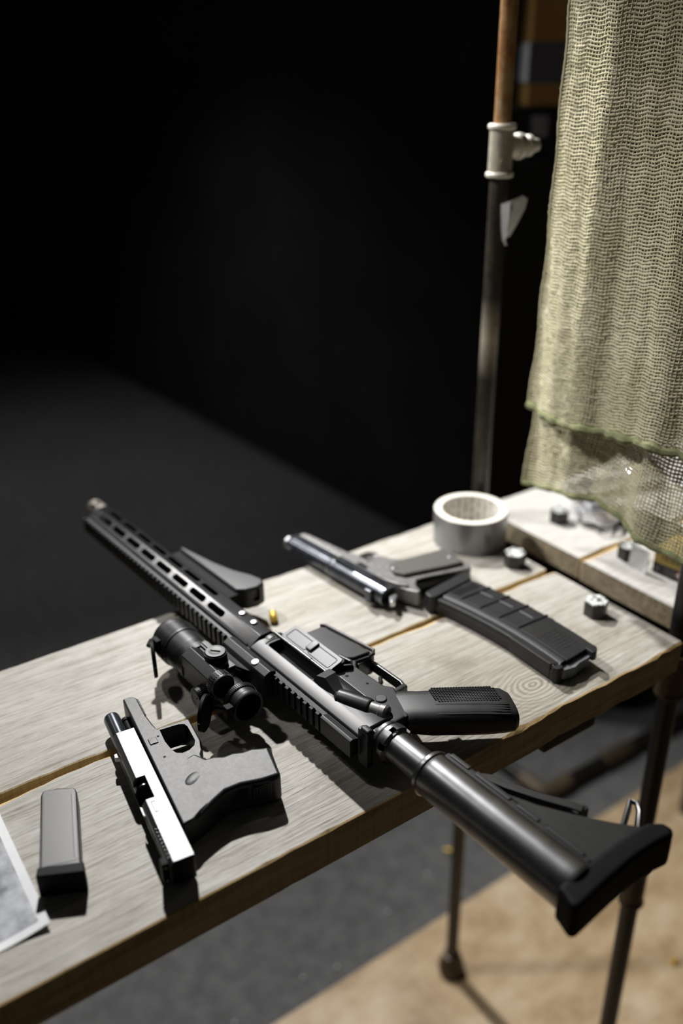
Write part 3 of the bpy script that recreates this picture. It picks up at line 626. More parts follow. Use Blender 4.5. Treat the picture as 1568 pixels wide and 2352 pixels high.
b = newbm(); bar(b, [(-66, -22), (-94, -21), (-98, -25)], 5.5, Z-11, Z+11, 1.5); P('lever_pivot', b, 'polymer', st)
BUT = [(-218, 22), (-224, 23), (-232, 26), (-238, 28), (-240, 22), (-238, -20), (-238, -50), (-240, -72), (-243, -86), (-239, -93), (-230, -92), (-222, -82), (-219, -50), (-218, -10)]
b = newbm(); prism(b, BUT, Z-17, Z+17, 4.0, 3); P('butt_pad', b, 'rubber', st)
b = newbm(); tube(b, [(-205, -66, Z), (-205, -78, Z), (-196, -98, Z+1), (-192, -105, Z+1), (-197, -108, Z+1), (-204, -102, Z), (-214, -86, Z), (-216, -76, Z)], 2.6, 10); P('sling_loop', b, 'anodized', st)
# angled foregrip under the handguard
AF = [(418, -21), (424, -26), (395, -31), (360, -37), (330, -45), (306, -56), (290, -60), (280, -56), (277, -45), (280, -32), (288, -22)]
b = newbm(); prism(b, AF, Z-14, Z+14, 4.5, 3); ag = P('foregrip', b, 'polymer')
cut(ag, [prism(newbm(), rr(16, 9, 2, 3, 0, 0), -6, 6, 0, 2, Matrix.Translation((276, -44, Z+3)) @ Matrix.Rotation(math.radians(90), 4, 'Y'))])
b = newbm(); xprism(b, [(-6, Z-9), (-26, Z-9), (-26, Z+9), (-6, Z+9)], 284, 420, 1); P('foregrip_rail', b, 'dark', ag)  # near-black colour carries the shade of the gap above the foregrip
# scope on its cantilever mount
SY = 74.0
b = newbm(); lathe(b, [(13.0, 140), (13.4, 122), (14.2, 113), (16.2, 112.3), (17.2, 114), (17.2, 117), (16, 118), (16.4, 119), (16.4, 124), (17.6, 125), (17.6, 131), (16.4, 132), (14.8, 136), (14.4, 152), (17, 156), (18.6, 168), (18.6, 206), (20, 214), (21.6, 220), (22, 224), (22, 240), (23.0, 241), (23.4, 243), (23.4, 262), (22.4, 263), (22.6, 268), (21.6, 270), (19.5, 270), (19.0, 262)], (0, SY, Z), (1, 0, 0), 64, False)
sc = P('scope', b, 'matte')
b = newbm(); lathe(b, [(13.6, 134), (0.1, 135.5)], (0, SY, Z), (1, 0, 0), 40, False); P('eyepiece_lens', b, 'glass', sc)
b = newbm(); lathe(b, [(0.1, 264), (19.4, 263)], (0, SY, Z), (1, 0, 0), 40, False); P('front_lens', b, 'glass', sc)
b = newbm()
for i in range(72):
    a = 2*PI*i/72; m_ = Matrix.Translation((0, SY, Z)) @ Matrix.Rotation(a, 4, 'X'); box(b, 245, 261, -0.45, 0.45, 23.0, 24.0, 0, 1, m_)
for i in range(60):
    a = 2*PI*i/60; m_ = Matrix.Translation((0, SY, Z)) @ Matrix.Rotation(a, 4, 'X'); box(b, 125.5, 130.5, -0.4, 0.4, 17.3, 18.3, 0, 1, m_)
P('knurling', b, 'matte', sc)['kind'] = 'stuff'
OC = [(math.cos(math.radians(22.5+45*k))*22.0+SY, math.sin(math.radians(22.5+45*k))*22.0+Z) for k in range(8)]
b = newbm(); xprism(b, OC, 156, 214, 1.0, 2); P('scope_body', b, 'matte', sc)
def knob(name, p, d, r, h, par):
    b = newbm(); lathe(b, [(r*0.8, -3), (r*0.8, 0), (r, 0.3), (r, h-1.2), (r*0.9, h), (r*0.62, h+0.2), (r*0.55, h-0.2), (r*0.2, h-0.2)], p, d, 36); m_ = axis_m(p, d)
    for i in range(36):
        t = Matrix.Rotation(2*PI*i/36, 4, 'Z'); box(b, r-0.3, r+0.45, -0.35, 0.35, 0.8, h-1.6, 0, 1, m_ @ t)
    box(b, -r*0.45, r*0.45, -0.5, 0.5, h-0.3, h+0.9, 0.2, 1, m_ @ Matrix.Rotation(0.7, 4, 'Z')); return P(name, b, 'matte', par)
b = newbm(); cyl(b, (172, SY-1, Z+14), (172, SY-1, Z+22), 12.5, 32, 1); xprism(b, [(SY-13, Z+17), (SY-13, Z+21), (SY+10, Z+21), (SY+10, Z+17)], 154, 186, 0.8); P('turret_base', b, 'matte', sc)
knob('windage_knob', (172, SY-1, Z+22), (0, 0, 1), 11.0, 11.5, sc)
knob('elevation_knob', (160, SY+20, Z-3), (0, 1, 0.0), 11.0, 12.0, sc)
b = newbm(); xprism(b, [(SY+11+12.5*math.cos(math.radians(30+60*k)), Z+15+12.5*math.sin(math.radians(30+60*k))) for k in range(6)], 150, 203, 1.0, 2); P('battery_tube', b, 'matte', sc)
b = newbm(); lathe(b, [(8, 138), (12.0, 138.5), (12.6, 140), (12.6, 150), (11.8, 151)], (0, SY+11, Z+15), (1, 0, 0), 36)
for i in range(30): box(b, 142, 149, -0.5, 0.5, 12.3, 13.2, 0, 1, Matrix.Translation((0, SY+11, Z+15)) @ Matrix.Rotation(2*PI*i/30, 4, 'X'))
P('battery_cap', b, 'matte', sc)
b = newbm(); box(b, 186, 206, SY-11, SY-2, Z+17.5, Z+23, 0.5); box(b, 186, 206, SY-9, SY-4, Z+22.5, Z+24.5, 0.3); P('accessory_lug', b, 'matte', sc)
def cap_disc(name, cx, cy, cz, az, r):
    m_ = Matrix.Translation((cx, cy, cz)) @ Matrix.Rotation(math.radians(az), 4, 'Z') @ Matrix.Rotation(math.radians(90), 4, 'X')
    b = newbm(); t = bmesh.new(); merge(t, lathe(newbm(), [(r*0.55, -1.4), (r*0.93, -1.4), (r, -0.4), (r, 2.6), (r*0.93, 2.8), (r*0.9, 0.2), (r*0.4, 0)], (0, 0, 0), (0, 0, 1), 40)); t.transform(m_); merge(b, t)
    box(b, -r-4, -r+3, -3.5, 3.5, -1.6, 1.8, 0.6, 2, m_); box(b, r-2, r+3.5, -4, 4, -1, 1.4, 0.5, 2, m_); return P(name, b, 'rubber', sc)
cap_disc('front_flip_cap', 243, SY+33, Z, 157, 20)
cap_disc('rear_flip_cap', 125, SY+40, Z+6, 133, 18.0)
b = newbm(); tube(b, [(258, SY+20, Z+10), (258, SY+28, Z+12), (254, SY+33, Z+10)], 3.0, 10); box(b, 250, 262, SY+20, SY+26, Z-2, Z+14, 1.2); P('front_cap_hinge', b, 'rubber', sc)
b = newbm(); box(b, 114, 124, SY+15, SY+23, Z-5, Z+8, 1.2); tube(b, [(120, SY+20, Z+5), (128, SY+26, Z+5), (133, SY+29, Z+1)], 2.6, 10); P('rear_cap_hinge', b, 'rubber', sc)
MB_ = [(33, Z-16), (45, Z-14), (47, Z-8), (47, Z+8), (45, Z+14), (38, Z+17), (31, Z+15), (31, Z+10.8), (36.2, Z+10), (36.2, Z-10), (31, Z-10.8), (31, Z-15)]
b = newbm(); xprism(b, MB_, 128, 206, 0.7, 2)
loft(b, [[(150, 46, Z-8), (196, 46, Z-8), (196, 46, Z+8), (150, 46, Z+8)], [(166, 53, Z-9), (214, 53, Z-9), (214, 53, Z+9), (166, 53, Z+9)], [(168, 62, Z-12), (212, 62, Z-12), (212, 62, Z+12), (168, 62, Z+12)]])
for x0 in (158, 204): lathe(b, [(20.4, x0), (22.0, x0+0.6), (22.0, x0+9.4), (20.4, x0+10)], (0, SY, Z), (1, 0, 0), 40)
P('scope_mount', b, 'matte', sc)
b = newbm(); cyl(b, (165, 40, 0.3), (165, 40, Z-15), 8.5, 24, 1.0); P('clamp_nut', b, 'matte', sc)
b = newbm(); prism(b, rr(70, 12, 2, 3, 330, 4), 0.3, Z-18.5, 1.5); P('side_rail_section', b, 'matte', hg)
b = newbm(); lathe(b, [(4.6, 0), (4.6, 0.6), (3.8, 1.0)], (152, 40, Z+16.0), (0, 0.15, 1), 20); P('mount_screw', b, 'slide', sc)

# ------------------------------------------------------------------ PISTOL with slide locked back (x to the muzzle, y to its top)
gk = empty('pistol', (0.188, 0.492, T), 83.1); tag(gk, 'black pistol with its slide locked back, nearest the front edge left of the carbine', 'pistol')
def Q(name, bm, mat, parent=None, **k): return obj(name, bm, mat, parent or gk, **k)
SL = [(0, 3.0), (17.5, 2.6), (21, 7), (21, 23.5), (18, 28), (0, 28)]
b = newbm(); xprism(b, SL, 0, 174, 0.8, 2); sl = Q('slide', b, 'slide')
cs = [box(newbm(), 76, 106, 9.5, 30, 10, 40, 0), xprism(newbm(), rr(17.5, 17.5, 8.6, 6, 12.5, 15.3), 40, 190)]
for i in range(9): cs.append(box(newbm(), 8+4.2*i, 9.6+4.2*i, 17.2, 24, 26.0, 32))
cs.append(box(newbm(), 58, 72, 11, 14.5, 27.4, 30)); cut(sl, cs)
b = newbm(); box(b, 59, 71.5, 11.4, 14.2, 26, 27.9, 0.3); Q('extractor', b, 'slide', sl)
b = newbm(); box(b, -0.6, 0, 1.5, 19.5, 4.5, 26.5, 0.2); Q('back_plate', b, 'rubber', sl)
b = newbm(); box(b, 3, 11, 20.5, 26.5, 5, 26, 0.8); box(b, 2.7, 3.2, 21, 26, 5.5, 11, 0); rs = Q('rear_sight', b, 'rubber', sl)
b = newbm(); lathe(b, [(1.2, 0), (1.2, 0.5)], (2.9, 23.5, 8), (-1, 0, 0), 14); lathe(b, [(1.2, 0), (1.2, 0.5)], (2.9, 23.5, 22), (-1, 0, 0), 14); Q('sight_dot', b, 'greenmark', rs)
b = newbm(); prism(b, [(150, 20.5), (158, 20.5), (157, 25), (152, 25.5)], 13, 18, 0.5); Q('front_sight', b, 'white_card', sl)  # white colour stands in for light catching the sight
b = newbm(); lathe(b, [(5.0, 208), (6.8, 213), (7.6, 212.5), (7.9, 211), (7.9, 100), (5, 100)][::-1], (0, 13, 15.3), (1, 0, 0), 36); tag(Q('barrel', b, 'blued'), 'blued steel barrel')
b = newbm(); lathe(b, [(1.5, 203), (3.2, 204), (4.4, 203.5), (4.4, 200), (3.4, 199), (3.2, 160)][::-1], (0, 2.0, 15.3), (1, 0, 0), 24); Q('guide_rod', b, 'rubber')
FR = [(221, -1.5), (221, -11), (216, -14.5), (186, -14.8), (168, -17), (161, -19), (163, -26), (168, -47), (160, -50), (124, -49.5), (114, -47), (108, -43.5), (100, -42.5), (98, -47), (96, -58), (93, -75), (92, -88), (87.5, -101), (84, -102), (48, -96), (46, -90), (49, -76), (53, -60), (53, -45), (49, -33), (42, -20), (36, -12), (34, -1.5)]
b = newbm(); prism(b, FR, 2.5, 28.2, 3.2, 4); fr = Q('frame', b, 'frame')
H = [(158, -20), (157.5, -38), (155, -43.5), (150, -45), (128, -44.8), (122, -42), (118, -36), (117, -29), (120, -24), (126, -21.5), (140, -19.5)]
cut(fr, [prism(newbm(), H, -5, 40, 0), box(newbm(), 160, 172, -60, -17.5, 20.5, 40), box(newbm(), 160, 172, -60, -17.5, -5, 10.5)])
GR = [(108, -1.6), (108, -20), (112, -38), (104, -42.5), (99, -45), (97.5, -52), (93.5, -60), (94, -68), (91, -77), (91, -86), (87, -95), (86.5, -101), (47, -96), (48, -78), (52, -60), (52, -46), (47, -34), (40, -21), (36, -12), (34, -1.6)]
t = bmesh.new(); prism(t, GR, 0.2, 28.6, 3.6, 4)
for v in t.verts:
    k = min(1, max(0, (-v.co.y-16)/40)); k = k*k*(3-2*k)
    if v.co.z > 14: v.co.z += -1.4+3.6*k
Q('grip', t, 'frame', fr)
b = newbm(); prism(b, [(185, -1.8), (222, -1.8), (222, -10), (214, -13), (186, -13)], 4.5, 27.2, 2.5, 3)
for zz in (9, 22.5): box(b, 190, 218, -16.2, -13, zz-3, zz+3, 1.0)
Q('accessory_rail', b, 'frame', fr)
b = newbm()
for k in range(6): tube(b, [(53.2-0.3*k, -49-0.3*k, 24-2.4*k), (52.0, -58, 24-2.4*k), (50.8, -66, 24-2.4*k)], 1.0, 6)
for i in range(9):
    for k in range(7): box(b, 46.5+(i*0.18 if i < 5 else (9-i)*0.1), 49.6, -70-2.6*i-0.9, -70-2.6*i+0.9, 24.5-2.4*k-0.8, 24.5-2.4*k+0.8, 0)
Q('backstrap_texture', b, 'frame', fr)
b = newbm(); lathe(b, [(9, 0), (8.6, 0.7), (7.0, 1.4), (4.5, 1.9), (1.5, 2.1)], (0, 0, 0), (0, 0, 1), 32); b.transform(Matrix.Translation((82, -29, 27.6)) @ Matrix.Rotation(0.5, 4, 'Z') @ Matrix.Diagonal((0.75, 1.35, 0.8, 1))); Q('thumb_rest', b, 'frame', fr)
b = newbm(); box(b, 92, 101, -45, -40, 24, 29.6, 1.2); Q('magazine_catch', b, 'rubber', fr)
for px, py, r in ((146, -8.5, 1.6), (120, -13, 1.6), (150, -16, 1.5)):
    b = newbm(); lathe(b, [(r, 0), (r*0.7, 0.4)], (px, py, 28.0), (0, 0, 1), 14); Q('pin', b, 'rubber', fr)
b = newbm(); box(b, 141, 150, -14, -6, 27.6, 29.2, 0.8); Q('slide_lock', b, 'frame', fr)
b = newbm(); tube(b, [(116, -22, 15), (117, -30, 15), (121, -37, 15), (127, -42, 15)], [3.8, 3.6, 3.2, 2.5], 10); Q('trigger', b, 'rubber')

# pistol magazine
mg = empty('pistol_magazine', (0.096, 0.543, T), 72.3); tag(mg, 'flat black pistol magazine lying beside the white bordered picture', 'magazine')
b = newbm(); prism(b, [(2, -15.5), (88, -15), (94, -13), (98, 9), (97, 14), (92, 15.5), (7, 16.5)], 0.5, 20.5, 1.8, 3); bd = obj('body', b, 'magplate', mg)
b = newbm(); prism(b, [(12, -10.5), (86, -10), (86, -12), (12, -12.5)], 20.0, 20.9, 0.3); prism(b, [(9, -14), (90, -13.5), (90, 13), (9, 14.5)], 20.2, 20.8, 0.4); obj('side_panel', b, 'magplate', bd)
b = newbm(); prism(b, [(-7, -18.5), (4.5, -18), (9, 17.5), (-1, 19)], 0, 22.5, 1.6, 3); obj('base_plate', b, 'rubber', mg)
b = newbm(); prism(b, [(92, -11), (99, -8), (102, 3), (99, 10), (94, 11)], 4, 17, 1.5); obj('feed_lips', b, 'magplate', mg)

# ------------------------------------------------------------------ second pistol, blued, beside the long magazine
cl = empty('pistol', (0.548, 0.723, T), 96.8); tag(cl, 'blued steel pistol with checkered grip lying beside the tape roll', 'pistol')
def K(name, bm, mat, parent=None, **k): return obj(name, bm, mat, parent or cl, **k)
def slide_ring(x, hw, top, bot):
    o = [(bot, 15-hw), (bot, 15+hw)]
    for a in np.linspace(-90, 90, 11): pass
    pts = [(bot, 15+hw)]
    for a in np.linspace(0, 180, 15):
        pts.append((top-hw+hw*math.sin(math.radians(a))*1.0, 15+hw*math.cos(math.radians(a))))
    pts.append((bot, 15-hw)); return [(x, y, z) for y, z in pts]
b = newbm(); loft(b, [slide_ring(x, hw, tp, -22) for x, hw, tp in ((3, 11.2, 1), (5, 11.8, 2), (102, 11.8, 2), (104, 10.9, 1), (180, 10.6, 0.5), (190, 10.2, 0), (192, 9, -1.5))]); s2 = K('slide', b, 'blued')
cut(s2, [box(newbm(), 60, 97, -12, -6, 21, 40), xprism(newbm(), rr(12, 12, 5.9, 5, -9.5, 15), 170, 200), box(newbm(), -5, 8, -20, 0, 8, 22)] + [box(newbm(), 12+3*i, 13.3+3*i, -20, -4, 26.2, 30) for i in range(8)])
b = newbm(); tube(b, [Vector(p)*1 for p in slide_ring(103, 12.0, 2.2, -21)], 0.55, 6); K('step_highlight', b, 'zinc', s2)  # bright ring; the edge highlight of the step is put into its colour
b = newbm(); tube(b, [Vector(p)*1 for p in slide_ring(4, 11.3, 1.4, -21)], 0.5, 6); K('rear_rim', b, 'zinc', s2)
b = newbm(); lathe(b, [(4.2, 186), (6.2, 193), (7.4, 195), (9.4, 194), (9.8, 190), (9.0, 186)][::-1], (0, -9.5, 15), (1, 0, 0), 28); K('barrel_bushing', b, 'zinc', s2)
b = newbm(); box(b, 16, 26, -1, 6.5, 6, 24, 1.0); K('rear_sight', b, 'blued', s2)
b = newbm(); prism(b, [(176, -1), (186, -1), (183, 4), (179, 4.5)], 13, 17, 0.6); K('front_sight', b, 'blued', s2)
b = newbm(); lathe(b, [(6.2, 60), (6.2, 97)], (0, -8, 15), (1, 0, 0), 20); K('chamber', b, 'gunmetal', s2)
F2 = [(188, -22), (188, -31), (176, -33.5), (104, -39), (98, -44), (96, -56), (88, -67), (78, -70), (70, -64), (58, -68), (46, -76), (36, -104), (28, -133), (24, -138), (-26, -128), (-29, -122), (-18, -96), (-6, -66), (-3, -54), (-12, -44), (-24, -40), (-26, -34), (-12, -28), (0, -26), (3, -22)]
b = newbm(); prism(b, F2, 5, 25, 3.0, 3); f2 = K('frame', b, 'gunmetal')
cut(f2, [prism(newbm(), [(91, -44), (90, -56), (85, -62), (78, -64), (71, -58), (68, -48), (74, -42), (84, -41)], -5, 40, 0), box(newbm(), 69, 104, -80, -41, 19, 40), box(newbm(), 69, 104, -80, -41, -5, 11)])
b = newbm(); prism(b, [(36, -46), (44, -54), (40, -72), (30, -108), (25, -131), (-18, -123), (-10, -98), (4, -62), (10, -46), (24, -40)], 3, 30.0, 3.0, 3); g2 = K('grip_panel', b, 'grip')
for px, py in ((30, -47), (2, -119)):
    b = newbm(); lathe(b, [(3.4, 0), (3.4, 0.8), (2.6, 1.3)], (px, py, 29.6), (0, 0, 1), 20); box(b, px-2.4, px+2.4, py-0.4, py+0.4, 30.6, 31.1); K('grip_screw', b, 'zinc', g2)
b = newbm(); prism(b, [(-3, -47), (3, -54), (-4, -66), (-18, -96), (-30, -122), (-26, -123), (-12, -96), (2, -66)], 7, 23, 1.5, 2); K('grip_safety', b, 'gunmetal')
b = newbm(); prism(b, [(4, -20), (-6, -18), (-14, -6), (-12, -1), (-7, -3), (2, -12)], 11, 19, 1.5, 3); K('hammer', b, 'zinc')
b = newbm(); tube(b, [(74, -42, 15), (74, -50, 15), (77, -58, 15)], [3, 2.8, 2.2], 10); K('trigger', b, 'gunmetal')
b = newbm(); bar(b, [(18, -24), (4, -27), (-8, -33)], 5, 25, 28.5, 1.0); K('thumb_safety', b, 'gunmetal')
b = newbm(); prism(b, [(60, -25), (76, -25), (72, -31), (58, -29)], 24.5, 27, 0.8); K('slide_stop', b, 'dark')

# ------------------------------------------------------------------ long curved magazine
pm = empty('rifle_magazine', (0.624, 0.693, T), -85.5); tag(pm, 'long curved black ribbed magazine lying flat right of the carbine grip', 'magazine')
def cen(x): return 4.0+8.0*(1-((x-95)/95)**2)
def strip_out(x0, x1, lo, hi, n=12, dl=0, dh=0):
    xs = np.linspace(x0, x1, n); return [(x, cen(x)+lo) for x in xs]+[(x, cen(x)+hi) for x in xs[::-1]]
b = newbm(); prism(b, strip_out(2, 183, -33, 29), 0.3, 20.5, 1.6, 3); pb = obj('body', b, 'pmag', pm)
cut(pb, [box(newbm(), 172, 200, -20, 25, 4, 18)])
b = newbm(); prism(b, strip_out(4, 186, -15.5, 29.5), 19, 22.2, 0.9, 2); loft(b, [[(x, cen(x)-16, 18), (x, cen(x)-16.2, 21.6), (x, cen(x)-22, 21.4), (x, cen(x)-29, 18.6), (x, cen(x)-33.6, 13), (x, cen(x)-33.6, 4), (x, cen(x)-20, 4)] for x in np.linspace(6, 184, 14)]); obj('side_shell', b, 'pmag', pb)
for xr in (28, 56, 84, 112):
    b = newbm(); bar(b, [(xr, cen(xr)-15), (xr+2, cen(xr)+6), (xr+5, cen(xr)+30)], 2.4, 21.5, 23.8, 0.5); obj('rib', b, 'pmag', pb)
b = newbm()
for i in range(5):
    bar(b, [(10+2.6*i, cen(10)-12), (12+2.6*i, cen(10)+24)], 1.0, 21.8, 22.8, 0.2)
for i in range(7): bar(b, [(140+5*i, cen(150)-8), (141+5*i, cen(150)+16)], 0.8, 21.9, 22.5, 0.2)
obj('fine_texture', b, 'pmag', pb)['kind'] = 'stuff'
for x0 in (30, 60, 90):
    b = newbm(); bar(b, [(x0, cen(x0)+13), (x0+20, cen(x0+20)+13)], 1.8, 22.0, 22.7, 0.3); tag(obj('window_slot', b, 'follower', pb), 'pale window slot')
for x0 in (26, 56, 86, 116):
    b = newbm(); prism(b, [(x0, cen(x0)+28), (x0+5, cen(x0)+31.5), (x0+10, cen(x0)+31.5), (x0+14, cen(x0)+28.5)], 6, 21.5, 1.2); obj('spine_ridge', b, 'pmag', pb)
b = newbm(); prism(b, [(118, cen(118)-34.5), (178, cen(178)-34.5), (182, cen(182)-28), (118, cen(118)-28)], 3, 21.4, 1.0); obj('front_rib', b, 'pmag', pb)
b = newbm(); prism(b, [(-7, -33), (-9, -28), (-12, 30), (-8, 37), (4, 36), (6, 30), (8, -30), (4, -35)], -0.0, 24.5, 2.2, 3); obj('floor_plate', b, 'pmag', pm)
b = newbm(); prism(b, [(165, -22), (186, -24), (191, -20), (194.5, -6), (192.5, 4), (193, 20), (189, 24), (165, 24)], 4, 16.5, 1.2, 2); tag(obj('follower', b, 'follower', pm), 'grey follower between the feed lips')
b = newbm(); prism(b, [(182, -30), (188, -28), (190, -22), (186, -18), (182, -20)], 1, 20, 1.0); obj('feed_lip', b, 'pmag', pm); b = newbm(); prism(b, [(184, 22), (196, 20), (197, 26), (192, 33), (184, 34)], 12, 23.2, 1.4); obj('feed_lip', b, 'pmag', pm)

# ------------------------------------------------------------------ duct tape, brass cases, blocks
dt = empty('duct_tape_roll', (0.7565, 0.802, T)); tag(dt, 'nearly full roll of silver duct tape standing on the far plank end', 'tape')
b = newbm(); lathe(b, [(42.0, 0), (49.6, 0), (50.2, 0.6), (50.2, 47.4), (49.6, 48.0), (42, 48.0)], (0, 0, 0), (0, 0, 1), 72, False); obj('tape_winding', b, 'duct', dt)
b = newbm(); lathe(b, [(39.6, 0.2), (49.0, 0.2), (49.4, 0.4)], (0, 0, 0), (0, 0, 1), 72, False); lathe(b, [(49.8, 47.9), (49.4, 48.3), (39.9, 48.4), (39.5, 48.0)], (0, 0, 0), (0, 0, 1), 72, False); obj('edge_rings', b, 'corepaper', dt)
b = newbm(); lathe(b, [(39.5, 48.0), (39.5, 0.2), (42.1, 0.2), (42.1, 48.0)], (0, 0, 0), (0, 0, 1), 72, False); tag(obj('core', b, 'core', dt), 'pale printed cardboard core')

def case_bm():
    b = newbm(); lathe(b, [(1.6, 0.6), (4.6, 0.0), (4.9, 0.4), (4.9, 1.3), (4.1, 1.8), (4.1, 2.6), (4.85, 3.4), (4.75, 14.0), (4.3, 14.6), (3.9, 14.2), (3.9, 6)], (0, 0, 0), (0, 0, 1), 28); return b
def casing(loc, rz, lie, label):
    o = obj('brass_casing', case_bm(), 'brass'); o.location = loc; o.rotation_euler = Euler((math.radians(90) if lie else 0, 0, math.radians(rz))); tag(o, label, 'casing'); return o
casing((0.4285, 0.7785, T+0.00495), -152+0, True, 'small brass cartridge case lying on the far plank beside the carbine').rotation_euler = (math.radians(-90), 0, math.radians(-26))
c1 = casing((1.005, 1.089, 0.005), 40, True, 'brass cartridge case on the dark carpet beside the far pipe leg')
c2 = casing((1.183, 0.615, 0.0071), 70, True, 'brass cartridge case on the tan floor at the lower right')

def hexblock(loc, rz, label, s=1.0):
    o = empty('hex_block', loc, rz); tag(o, label, 'block', 'small hexagonal blocks on the tables')
    b = newbm(); prism(b, [(14.4*s*math.cos(k*PI/3), 14.4*s*math.sin(k*PI/3)) for k in range(6)], 0, 18.4, 0.8, 2); obj('body', b, 'hexside', o)
    b = newbm(); prism(b, [(14.0*s*math.cos(k*PI/3), 14.0*s*math.sin(k*PI/3)) for k in range(6)], 18.0, 20.0, 0.8, 2)
    obj('top', b, 'speck', o); return o
h0 = hexblock((0.7495, 0.572, T), 26, 'dark hexagonal block with speckled top nearest the long black magazine')
def hexcopy(loc, rz, label):
    h = dup(h0, loc, rz); h['label'] = label
hexcopy((0.7555, 0.713, T), 8, 'dark hexagonal block with speckled top just below the tape roll')
hexcopy((0.8975, 0.768, T), 34, 'dark hexagonal block with pale top on the second table beside the revolver')
hexcopy((0.891, 0.640, T), 20, 'dark hexagonal block with pale top tucked behind the white card')

# white bordered print at the left edge of the frame
pp = empty('picture_print', (-0.0545, 0.516, T)); tag(pp, 'grey picture print with a white border lying at the left edge', 'print')
def sheet(x0, x1, y0, y1, dz, th):
    t = bmesh.new(); nx, ny = 14, 14; g = {}
    for i in range(nx+1):
        for j in range(ny+1):
            x = x0+(x1-x0)*i/nx; y = y0+(y1-y0)*j/ny; e = max(0, (x-90)/41); k = max(0, 1-y/90)
            for q in (0, 1): g[i, j, q] = t.verts.new((x, y, dz+q*th+4.5*e*e*(0.35+0.65*k)))
    for i in range(nx):
        for j in range(ny):
            t.faces.new((g[i, j, 1], g[i+1, j, 1], g[i+1, j+1, 1], g[i, j+1, 1])); t.faces.new((g[i, j, 0], g[i, j+1, 0], g[i+1, j+1, 0], g[i+1, j, 0]))
    for i in range(nx): t.faces.new((g[i, 0, 0], g[i+1, 0, 0], g[i+1, 0, 1], g[i, 0, 1])); t.faces.new((g[i, ny, 0], g[i, ny, 1], g[i+1, ny, 1], g[i+1, ny, 0]))
    for j in range(ny): t.faces.new((g[0, j, 0], g[0, j, 1], g[0, j+1, 1], g[0, j+1, 0])); t.faces.new((g[nx, j, 0], g[nx, j+1, 0], g[nx, j+1, 1], g[nx, j, 1]))
    return t
obj('border', sheet(0, 131, 0, 190, 0.2, 0.5), 'paper', pp); obj('picture', sheet(8, 124, 8, 182, 0.45, 0.5), 'photo', pp)

# ------------------------------------------------------------------ things on the second table
ab = empty('ammunition_box', (0.8875, 0.598, T), -83); tag(ab, 'yellow and black cartridge carton with a red edged diamond under the net', 'box')
b = newbm(); box(b, 0, 100, 0, 55, 0.3, 36, 0.6); obj('carton', b, 'carton_yellow', ab)
b = newbm(); box(b, -0.3, 100.3, -0.3, 55.3, 0.25, 15.5, 0.6); bk = obj('black_band', b, 'carton_black', ab)
b = newbm()
for k in range(6): box(b, 16, 30+3*(k % 3), -0.6, -0.2, 12.2-1.7*k, 12.9-1.7*k)
box(b, 4, 8, -0.6, -0.2, 4, 11); obj('small_print', b, 'print_grey', bk)
b = newbm(); xs = 10
for w in (1.6, 0.8, 2.4, 0.9, 1.5, 2.2, 0.8, 1.7, 1.2, 2.4): box(b, xs, xs+w, -0.35, 0.2, 20, 34); xs += w+1.6
obj('bar_code', b, 'print_olive', ab)
dm = Matrix.Translation((40, -0.5, 9.0)) @ Matrix.Rotation(math.radians(45), 4, 'Y')
b = newbm(); box(b, -6.6, 6.6, -0.3, 0.2, -6.6, 6.6, 0, 1, dm); di = obj('hazard_diamond', b, 'print_red', ab)
b = newbm(); box(b, -5.2, 5.2, -0.5, -0.2, -5.2, 5.2, 0, 1, dm); obj('diamond_face', b, 'white_card', di)
wc = empty('white_card_flap', (0.874, 0.626, T), -84); tag(wc, 'white folded card standing against the yellow cartridge carton', 'card')
b = newbm(); prism(b, [(0, 0), (21, -1), (27, -3), (27, -1.8), (21, 0.2), (0, 1.2)], 0, 31, 0.2); b.transform(Matrix.Rotation(math.radians(-6), 4, 'X')); obj('panel', b, 'white_card', wc)

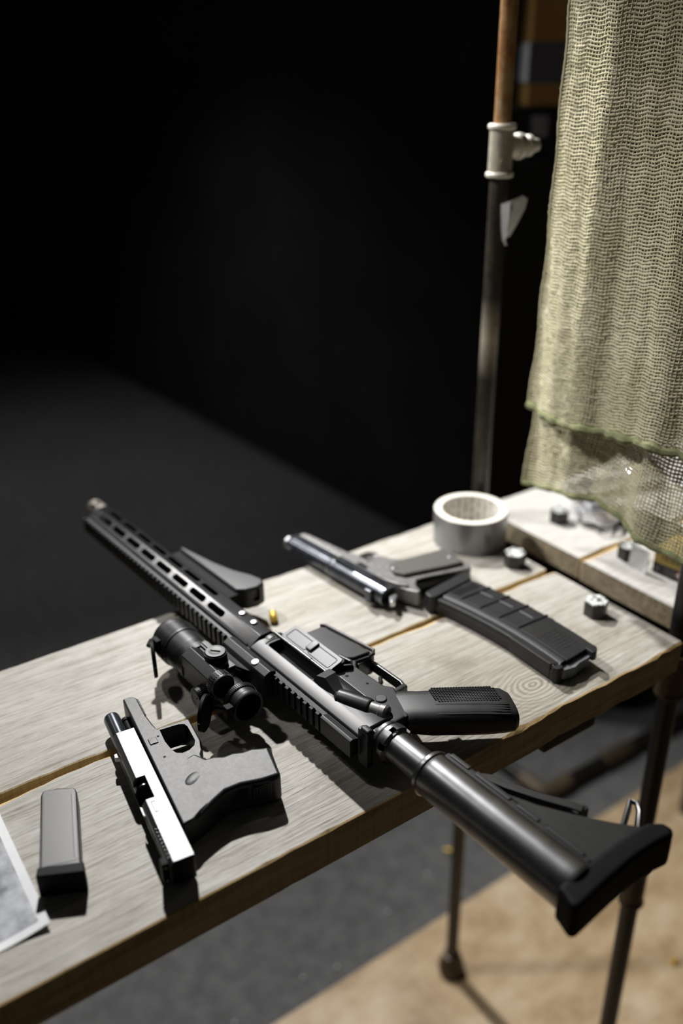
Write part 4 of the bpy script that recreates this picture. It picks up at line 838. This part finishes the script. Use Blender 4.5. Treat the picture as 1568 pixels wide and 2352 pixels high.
def revolver(loc, rz, label, mirror=False, L=150):
    o = empty('revolver', loc, rz); tag(o, label, 'revolver')
    def V_(n, bm, m, p=None):
        if mirror and n not in ('frame', 'cylinder'): bmesh.ops.scale(bm, vec=(1, -1, 1), verts=bm.verts); bmesh.ops.reverse_faces(bm, faces=bm.faces)
        return obj(n, bm, m, p or o)
    def flip(ob):
        if mirror:
            ob.data.transform(Matrix.Diagonal((1, -1, 1, 1))); ob.data.flip_normals()
    b = newbm(); prism(b, [(0, 8), (0, -14), (8, -20), (44, -20), (56, -12), (58, 10), (50, 16), (4, 16)], 7, 25, 2.0, 3); fr_ = V_('frame', b, 'chrome'); cut(fr_, [box(newbm(), 10, 46, -11, 12, 0, 40)]); flip(fr_)
    b = newbm(); lathe(b, [(15, 11), (17, 13), (17, 43), (15, 45)], (0, 0, 16), (1, 0, 0), 36); cy_ = V_('cylinder', b, 'chrome')
    cut(cy_, [cyl(newbm(), (22, 18*math.cos(a), 16+18*math.sin(a)), (50, 18*math.cos(a), 16+18*math.sin(a)), 3.4, 14) for a in np.linspace(0.5, 0.5+2*PI, 7)[:-1]]); flip(cy_)
    b = newbm(); cyl(b, (56, 7, 16), (L, 7, 16), 8.0, 24, 1); bx_ = V_('barrel', b, 'chrome')
    b = newbm(); xprism(b, [(13, 13), (17, 13.5), (17, 18.5), (13, 19)], 56, L)
    for i in range(int((L-58)/7.5)): box(b, 58+7.5*i, 62+7.5*i, 16.5, 19.5, 13, 19, 0.4)
    prism(b, [(L-8, 17), (L, 17), (L-2, 24), (L-6, 24)], 14, 18, 0.6); xprism(b, [(-8, 12), (2, 12), (2, 20), (-8, 20)], 58, L-30 if L > 100 else L-0.5, 0.8); V_('vent_rib', b, 'chrome', bx_)
    b = newbm(); tube(b, [(46, -19, 16), (47, -30, 16), (40, -40, 16), (26, -42, 16), (14, -36, 16), (8, -20, 16)], 2.6, 10); V_('trigger_guard', b, 'chrome')
    b = newbm(); tube(b, [(24, -19, 16), (26, -28, 16), (32, -35, 16)], [2.6, 2.3, 1.8], 8); V_('trigger', b, 'gunmetal')
    b = newbm(); prism(b, [(4, 14), (-8, 20), (-12, 26), (-6, 28), (6, 18)], 12, 20, 1.2); V_('hammer', b, 'chrome')
    b = newbm(); rings = []
    for cx, cy, a, hw in ((2, -6, 17, 11), (-8, -20, 17, 13), (-18, -44, 18, 15), (-28, -70, 21, 16), (-36, -90, 23, 16), (-40, -100, 20, 12)):
        ring = []
        for i in range(24):
            t_ = 2*PI*i/24; ct, s_t = math.cos(t_), math.sin(t_); ring.append((cx+a*math.copysign(abs(ct)**0.7, ct), cy+a*0.3*ct, 16.5+hw*math.copysign(abs(s_t)**0.7, s_t)))
        rings.append(ring)
    loft(b, rings); gg = V_('grip', b, 'rubber'); b = newbm(); lathe(b, [(3, 0), (3, 1), (2, 1.6)], (-14, -32, 30.5), (0, 0, 1), 16); V_('grip_screw', b, 'chrome', gg); return o
revolver((0.966, 0.724, T), 154, 'short silver revolver with black grip lying just below the net hem', True, 60)
revolver((1.108, 0.778, T), 163, 'longer silver revolver with ribbed barrel seen through the net, farther back')
for k_, (px_, py_) in enumerate(((0.573, 1.005), (0.93, 1.06), (0.80, 1.03), (0.640, 0.985), (0.42, 1.00))):  # guessed pellets, added to give the carpet faint light spots
    b = newbm(); lathe(b, [(0.3, 0.02), (1.6, 0.5), (2.6, 1.6), (3.0, 3.0), (2.6, 4.4), (1.6, 5.5), (0.3, 5.98)], (0, 0, 0), (0, 0, 1), 14)
    o_ = obj('pellet', b, 'white_card'); o_.location = (px_, py_, 0.001); tag(o_, 'added white stand-in pellet lying on the dark carpet under the table', 'pellet', 'white pellets added for light spots on the carpet')
